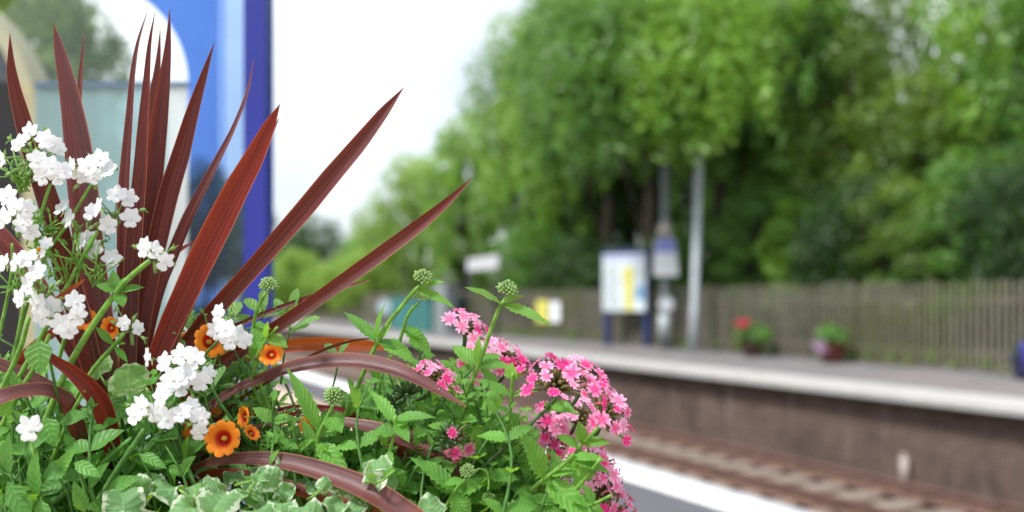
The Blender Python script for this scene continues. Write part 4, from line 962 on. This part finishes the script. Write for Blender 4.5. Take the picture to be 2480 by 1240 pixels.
sprig(va, [(1182,1190),(1184,1165),(1178,1142),(1160,1135),(1142,1150)], 8, .92, .92, ((1182,1160,1260,1150,44),(1182,1160,1150,1170,20)), (1184,1200,18,(0,-.5,-.6)))
sprig(vb, [(1455,1110),(1425,1150),(1380,1200),(1330,1230),(1260,1290)], 14, .90, .95, ((1380,1190,1480,1260,44),(1400,1170,1440,1100,34),(1340,1225,1270,1200,36),(1390,1180,1410,1080,28)))
sprig(vb, [(1390,1100),(1360,1130),(1318,1160),(1270,1200),(1200,1260)], 15, .91, .95, ((1318,1158,1275,1050,52,-.02),(1318,1160,1444,1260,60,-.03),(1320,1155,1368,1110,34),(1380,1108,1480,1136,34),(1375,1110,1470,1098,28),(1330,1150,1390,1135,36)))
sprig(vb, [(1470,1010),(1440,1045),(1410,1075),(1385,1110),(1340,1170)], 12, .91, .94, ((1412,1072,1404,1022,32),(1412,1075,1474,1066,34,-.01),(1400,1085,1352,1046,30),(1395,1090,1372,1150,34),(1410,1072,1420,1055,16)))
sprig(vb, [(1350,955),(1330,985),(1300,1012),(1250,1060),(1190,1120),(1150,1170)], 12, .92, .95, ((1330,980,1325,1000,40),(1330,985,1390,990,34),(1320,990,1402,992,26)), None, 'dkstem')
sprig(vb, [(1480,1200),(1440,1220),(1390,1240),(1330,1290)], 12, .90, .94, ((1440,1218,1410,1170,30),(1430,1225,1380,1200,30)))
def vhead(plant, cx, cy, s, Y, axis, cnt, spread=1.25, stem=None, gap=0.0, fs=1.0):
    """dome of florets on calyx tubes; s radius in px"""
    d = Vector(axis).normalized(); x = d.orthogonal().normalized(); y = d.cross(x); Rr = s * K(Y)
    c = at(cx, cy, Y); hub = c - d * Rr * .95; mb = MB()
    if stem: mb.tube(crom([hub + d * Rr * .1, (hub + at(*stem, Y + .02)) / 2 + Vector((.003, 0, -.004)), at(*stem, Y + .03)], 8), [.0022] * 9, 8, 1)
    fl = []
    for k in range(cnt):
        ph = k * 2.39996 + rg.uniform(-.2, .2); f = (k + .5) / cnt; th = spread * math.sqrt(f)
        dr = (d * math.cos(th) + (x * math.cos(ph) + y * math.sin(ph)) * math.sin(th)).normalized()
        ln = Rr * (1.0 + .25 * math.sin(th)) * rg.uniform(.94, 1.06); tip = hub + dr * ln + (x * math.cos(ph) + y * math.sin(ph)) * Rr * .35 * math.sin(th) - Vector((0, 0, .001))
        mb.tube([hub, hub + (tip - hub) * .35, hub + (tip - hub) * .7, tip - dr * Rr * .12], [.0010, .0014, .0013, .0009], 6, 0, rg.random())
        if rg.random() >= gap:
            fl.append((tip, (dr * .75 + d * .45 + Vector((rg.gauss(0, .26), rg.gauss(0, .26) - .1, rg.gauss(0, .26)))), rg.uniform(0, 6), fs * .0082 * rg.uniform(.68, 1.18)))
    bud_head(mb, hub + d * Rr * .2, d, Rr * .8, rg, 26, 1.0)
    o = mb.build('flower_head', [M['calyxb'], M['dkstem']], plant)
    for c_, d_, r_, s_ in fl: instance(VER[rg.randrange(6)], 'floret', face_matrix(c_, d_, r_, s_), o)
vhead(va, 1142, 778, 40, .98, (.5, -.45, .75), 11, 1.1, (1110, 850))
vhead(va, 1066, 896, 42, .95, (.45, -.35, .8), 11, 1.1, (1000, 970))
vhead(va, 1168, 858, 42, 1.02, (.1, -.8, .5), 10, 1.2, (1130, 930))
vhead(va, 1246, 850, 46, 1.04, (.6, -.25, .75), 14, 1.2, (1200, 930))
vhead(va, 1128, 1064, 38, .92, (.8, -.5, -.2), 9, 1.2, (1040, 1090), .55)
vhead(vb, 1352, 890, 66, .93, (.12, -.42, .9), 19, 1.2, (1322, 985))
vhead(vb, 1440, 900, 54, .99, (.6, -.3, .8), 13, 1.15, (1350, 1000))
vhead(vb, 1497, 985, 60, .92, (.78, -.36, .5), 17, 1.15, (1430, 1060))
vhead(vb, 1418, 990, 46, 1.04, (.5, -.5, .7), 10, 1.2, (1360, 1060))
vhead(vb, 1465, 1108, 50, .97, (.7, -.35, .65), 14, 1.15, (1400, 1160))
vhead(vb, 1410, 1090, 44, 1.03, (.2, -.6, .7), 11, 1.2, (1370, 1140))
vhead(vb, 1395, 1190, 50, 1.0, (.3, -.8, .2), 14, 1.3, (1340, 1190))
vhead(vb, 1488, 1180, 60, .97, (.8, -.5, .3), 18, 1.25, (1420, 1220))
vhead(vb, 1525, 1235, 54, 1.0, (.75, -.4, .5), 14, 1.2, (1450, 1270))
vhead(vb, 1330, 1010, 34, 1.03, (.3, -.7, .6), 10, 1.2, (1300, 1080))
vhead(vb, 1350, 1065, 36, 1.04, (.2, -.8, .5), 10, 1.2, (1320, 1130))
for (x, y, Y, ax) in ((985, 960, .95, (-.3, -.5, .8)), (960, 985, .96, (-.6, -.5, .5)), (1085, 1062, .92, (.4, -.7, .4)), (1020, 925, .97, (.3, -.6, .7))):
    q = MB(); bud_head(q, at(x, y, Y), ax, 36 * K(Y), rg, 22, 1.7); q.build('seed_head', M['dkstem'], va)

# ---- orange calibrachoa
def cal_mesh(seed):
    g = random.Random(seed); mb = MB(); n = 108; rows = []; uvs = []
    for i in range(9):
        u = i / 8; row = []; uvr = []
        for j in range(n + 1):
            a = 2 * math.pi * j / n; lob = abs(math.sin(4.5 * a)) ; ed = 1 - .17 * (1 - lob) ** 2.2 * max(0, (u - .55) / .45) + .04 * math.sin(2 * a + seed) * u
            r_ = (.13 + .87 * u ** .8) * ed; z = -.55 * (1 - u) ** 2.2 + .06 * (lob - .5) * u * u + .05 * math.sin(3 * a + seed) * u * u - .12 * u ** 3
            row.append(Vector((r_ * math.cos(a), r_ * math.sin(a), z))); uvr.append((r_, (4.5 * a / math.pi) % 1 if j % 12 else 0))
        rows.append(row); uvs.append(uvr)
    mb.grid(rows, uvs, g.random(), 0)
    mb.tube([(0, 0, -.52), (0, 0, -.9), (0, 0, -1.3)], [.15, .12, .1], 10, 2)
    mb.ellipsoid((0, 0, -.42), (.17, 0, 0), (0, .15, 0), (0, 0, .14), 10, 6, 1)
    for k in range(3): mb.ellipsoid((.07 * math.cos(k * 2.1), .07 * math.sin(k * 2.1), -.28), (.05, 0, 0), (0, .05, 0), (0, 0, .04), 6, 5, 1)
    return proto_mesh(mb, 'flower', [M['orange'], M['throat'], M['calyx']])
CAL = [cal_mesh(i) for i in range(3)]
ca = thing('calibrachoa', at(560, 1340, 1.0), 'orange calibrachoa with red-centred trumpet flowers among the bronze leaves', 'flowering plant')
for i, (x, y, s, Y, d, ro) in enumerate(((537,1062,45,.92,(-.05,-1,.12),0),(466,1040,38,.97,(-.45,-.8,.2),1),(512,1010,38,1.0,(.3,-.7,.6),2),(480,1072,30,.98,(-.3,-.8,-.5),1),(514,824,44,.965,(.7,-.75,.25),3),(656,856,30,.95,(0,-.9,.4),4),
    (206,772,28,.985,(.2,-1,.1),1),(264,794,28,.985,(-.3,-1,.1),2),(586,1010,28,.96,(-.7,-.7,.1),0),(612,1046,22,.95,(.6,-.5,.6),1),(744,1030,24,.95,(.8,-.5,.1),2),(440,820,20,1.03,(0,-.8,.5),1),(546,780,15,1.08,(0,-.9,.3),0),
    (98,612,14,1.03,(.4,-.8,0),1),(50,940,20,1.02,(.3,-.8,.3),2),(706,1092,24,.97,(.7,-.4,-.4),0),(600,1000,22,1.02,(.5,-.8,.2),0),(690,1010,18,1.04,(-.5,-.7,.3),1),(560,850,18,1.05,(.2,-.9,.3),2))):
    instance(CAL[i % 3], 'flower', face_matrix(at(x, y, Y), d, ro, s * K(Y)), ca)

# ---- foliage: stems that leave the soil and carry opposite leaf pairs
HP = ((-60, 960), (0, 940), (100, 960), (200, 950), (330, 930), (420, 840), (470, 770), (560, 765), (620, 830), (670, 900), (720, 985), (780, 1000), (860, 930), (930, 860), (1050, 850), (1150, 890), (1250, 960), (1320, 1050), (1400, 1150), (1450, 1260), (1500, 1360))
def shoot(mb, base, tip, nodes, ll, lw, shape, teeth, rng, lm, sm, up_bias=.6, nu=8, nv=4, ruf=.03, fold=.3):
    mid = (base + tip) / 2 + Vector((rng.gauss(0, .012), rng.gauss(0, .012), .015)); ps = crom([base, mid, tip], nodes * 2)
    mb.tube(ps, [.0019 - .0010 * i / (len(ps) - 1) for i in range(len(ps))], 6, sm, rng.random()); ang = rng.uniform(0, 3)
    for k in range(1, nodes + 1):
        p = ps[k * 2]; t = (p - ps[k * 2 - 1]).normalized(); f = k / nodes; sc = 1 - .62 * f ** 2.5 if k < nodes else .35
        ang += math.pi / 2 + rng.uniform(-.3, .3); o = t.orthogonal().normalized()
        for h in (0, 1):
            d = Quaternion(t, ang + math.pi * h) @ o; dirv = (d + t * (.35 + .6 * f) + Vector((0, 0, rng.uniform(-.25, .15))))
            l = ll * sc * rng.uniform(.75, 1.2)
            leaf_into(mb, frame(p, dirv, t * up_bias + Vector((0, -.75, .55))), l, lw * l / ll * rng.uniform(.85, 1.15), shape, teeth, fold, rng.uniform(.1, .8), nu, nv, rng, rng.random(), ruf, lm)
def foliage(plant, px0, px1, cnt, Y0, Y1, sp, seed, lo=30, hi=300, bias=1.0, name='foliage', hp=HP):
    g = random.Random(seed); mb = MB()
    for _ in range(cnt):
        px = g.uniform(px0, px1); Y = g.uniform(Y0, Y1); top = lerp1(hp, px); py = top + lo + (hi - lo) * g.random() ** bias
        tip = at(px, py, Y); nd = g.randint(3, 5); base = Vector((tip.x + g.gauss(0, .03), min(1.17, max(.82, Y + g.gauss(0, .03))), min(tip.z - .06, tip.z - .045 - .02 * nd)))
        base.x = max(-.63, min(.24, base.x - (tip.x + .2) * .12))
        if sp == 'nem': shoot(mb, base, tip, nd - 1, .036, .022, 'ovate', .05, g, 0, 1, .3, 10, 4, .02)
        elif sp == 'verb': shoot(mb, base, tip, nd, .033, .0165, 'ovate', .14, g, 0, 1, .3, 14, 4, .04)
        elif sp == 'cal': shoot(mb, base, tip, nd + 1, .026, .0095, 'spat', 0, g, 0, 1, .7, 7, 4, .0)
    return mb.build(name, [M[sp], M['stem2']], plant)
foliage(nc, -60, 200, 55, .91, 1.0, 'nem', 1, 60, 300); foliage(na, -60, 330, 90, .98, 1.12, 'nem', 2, -130, 250); foliage(nb_, 200, 420, 55, .92, 1.05, 'nem', 3, 20, 300)
foliage(ca, 420, 760, 90, .97, 1.12, 'cal', 4, -10, 330, 1.2); foliage(ca, 430, 600, 30, 1.02, 1.12, 'cal', 14, -20, 100)
foliage(va, 640, 1300, 190, .92, 1.12, 'verb', 5, 10, 330, .9); foliage(va, 780, 1200, 60, 1.0, 1.14, 'verb', 15, -10, 120); foliage(vb, 1150, 1460, 110, .92, 1.08, 'verb', 6, 20, 320, .9)
# a few sprays of calibrachoa leaves rising behind the bronze leaves
for pts, lv in (([(640,760),(620,800),(600,850)], ((636,765,596,722,30,0),(636,765,640,700,22,0),(630,775,690,740,30,0))), ([(705,790),(690,850),(680,930)], ((700,800,712,698,26,0),(700,800,672,718,24,0),(700,800,768,760,22,0),(700,810,742,776,30,0))),
    ([(560,770),(540,830),(520,900)], ((556,775,574,728,42,0),(556,775,530,770,24,0),(556,775,604,760,26,0))), ([(470,790),(455,840),(440,900)], ((468,795,446,742,26,0),(468,795,505,760,24,0),(468,795,520,800,24,0))),
    ([(655,1000),(640,1050),(620,1100)], ((650,1005,614,940,30,0),(650,1005,664,945,26,0),(650,1005,700,1010,30,0),(645,1010,590,1050,30,0))), ([(820,860),(815,900),(800,960)], ((818,865,790,830,22,0),(818,865,838,820,20,0)))):
    sprig(ca, pts, 6, 1.03, 1.05, lv, None, 'stem2', 'leafy_shoot', 1, 'cal')

# ---- variegated trailing plant along the front, each leaf a part
vg = thing('variegated_ground_ivy', at(560, 1360, .9), 'trailing plant with cream-edged scalloped green leaves along the front of the planter', 'foliage plant')
g = random.Random(8)
def big_leaf(px, py, wpx, Y, nrm, rot, mat='var', asp=1.0, ruf=.05):
    q = MB(); s = wpx * K(Y); c = at(px, py, Y); nrm = Vector(nrm).normalized(); xd = Quaternion(nrm, rot) @ (Vector((0, 0, 1)) - nrm * nrm.z + Vector((.001, .2, 0))).normalized()
    Mx = frame(c - xd.normalized() * s * .5, xd, nrm); n = 40; rows = []; uvs = []; ph = g.uniform(0, 6); lob = g.randint(9, 12); fo = g.uniform(-.35, .6) if mat == 'var' else .12
    for i in range(7):
        u = i / 6; row = []; uvr = []
        for j in range(n + 1):
            a = 2 * math.pi * j / n; sc = 1 + (.09 * abs(math.sin(lob * a / 2)) - .04) * (u > .7) - .35 * max(0, math.cos(a - math.pi)) ** 8 * u
            x = s * .5 * (1 + u * sc * math.cos(a)); y = s * .5 * asp * u * sc * math.sin(a)
            z = abs(y) * fo + s * (-.16 * u * u + ruf * u * u * math.sin(3 * a + ph) * 1.6 + .03 * math.sin(lob * a) * u ** 3)
            row.append(Mx @ Vector((x, y, z))); uvr.append((.5 + .5 * u * math.cos(a) * .98, .5 + .5 * u * math.sin(a) * .98))
        rows.append(row); uvs.append(uvr)
    q.grid(rows, uvs, g.random()); q.tube([Mx @ Vector((s * .12, 0, 0)), Mx @ Vector((-s * .2, 0, -s * .25)), Mx @ Vector((-s * .35, 0, -s * .8))], [.0012, .0012, .0014], 6, 1)
    return q.build('leaf', [M[mat], M['stem']], vg)
for a_ in ((310,916,98,.95,(.05,-.9,.4),.2,'ger',1.0,.03),(240,885,70,.99,(-.3,-.8,.4),.5,'ger',.9,.03),(255,1010,90,1.0,(.1,-.7,.6),.3,'ger',1.1,.03),(330,1085,70,.97,(.2,-.8,.5),.1,'var',.9,.04),(390,1135,105,.95,(0,-.7,.7),.5,'var',1.0,.04),(425,1105,80,.97,(.3,-.8,.4),-.5,'ger',1.0,.03),
    (300,1215,120,.87,(.1,-.75,.6),.2,'var',1.05,.06),(400,1185,130,.89,(-.1,-.35,.9),1.3,'var',.8,.08),(480,1170,110,.90,(.1,-.5,.85),.4,'var',.9,.06),(530,1220,125,.86,(0,-.7,.7),-.3,'var',1.0,.06),(600,1195,110,.89,(.1,-.4,.9),1.9,'var',.85,.08),(640,1150,90,.93,(.1,-.7,.7),.6,'var',1,.05),
    (680,1225,100,.87,(-.1,-.6,.8),.2,'var',1.0,.06),(740,1235,110,.86,(.2,-.5,.8),1.0,'var',.9,.08),(810,1225,90,.88,(0,-.5,.85),.2,'var',.9,.06),(895,1168,85,.87,(0,-.35,-.6),1.5,'var',1.0,.12),(1045,1225,100,.87,(.2,-.7,.7),.6,'var',.9,.06),(560,1150,80,.94,(-.1,-.5,.85),.9,'var',.9,.07),(450,1235,110,.87,(.1,-.5,.9),2.2,'var',.9,.06),
    (350,1175,80,.93,(-.2,-.8,.5),.1,'var',1,.05),(620,1240,120,.86,(0,-.45,.9),-.4,'var',.9,.07),(720,1165,80,.95,(.1,-.6,.8),.4,'var',.9,.05),(500,1140,70,.97,(.1,-.7,.6),.9,'var',1,.05),(220,1150,60,.97,(.3,-.8,.4),.3,'ger',1,.03),(860,1235,80,.88,(.1,-.5,.8),.9,'var',1,.06)):
    a_ = list(a_)
    if a_[6] == 'var': a_[2] *= .78; a_[8] *= 1.7; a_[4] = (a_[4][0] + g.uniform(-.35, .35), a_[4][1], a_[4][2] + g.uniform(-.35, .2))
    big_leaf(*a_)
for i in range(62):
    big_leaf(g.uniform(250, 950), g.uniform(1120, 1290), g.uniform(42, 80), g.uniform(.87, 1.0), (g.uniform(-.6, .6), -.6, g.uniform(-.2, 1)), g.uniform(-2, 2), 'var', g.uniform(.7, 1), g.uniform(.05, .14))
dl = MB(); leaf_into(dl, frame(at(305, 1240, .98), Vector((.012, -.01, .035)), (0, -1, .3)), .05, .024, 'lance', 0, .5, .8, 10, 4, rg)
tag(dl.build('dead_leaf', m_simple('dry_brown_leaf', (.22, .14, .07), .8, .3, 60)), 'dry brown leaf caught low among the stems in the lower left', 'dead leaf')
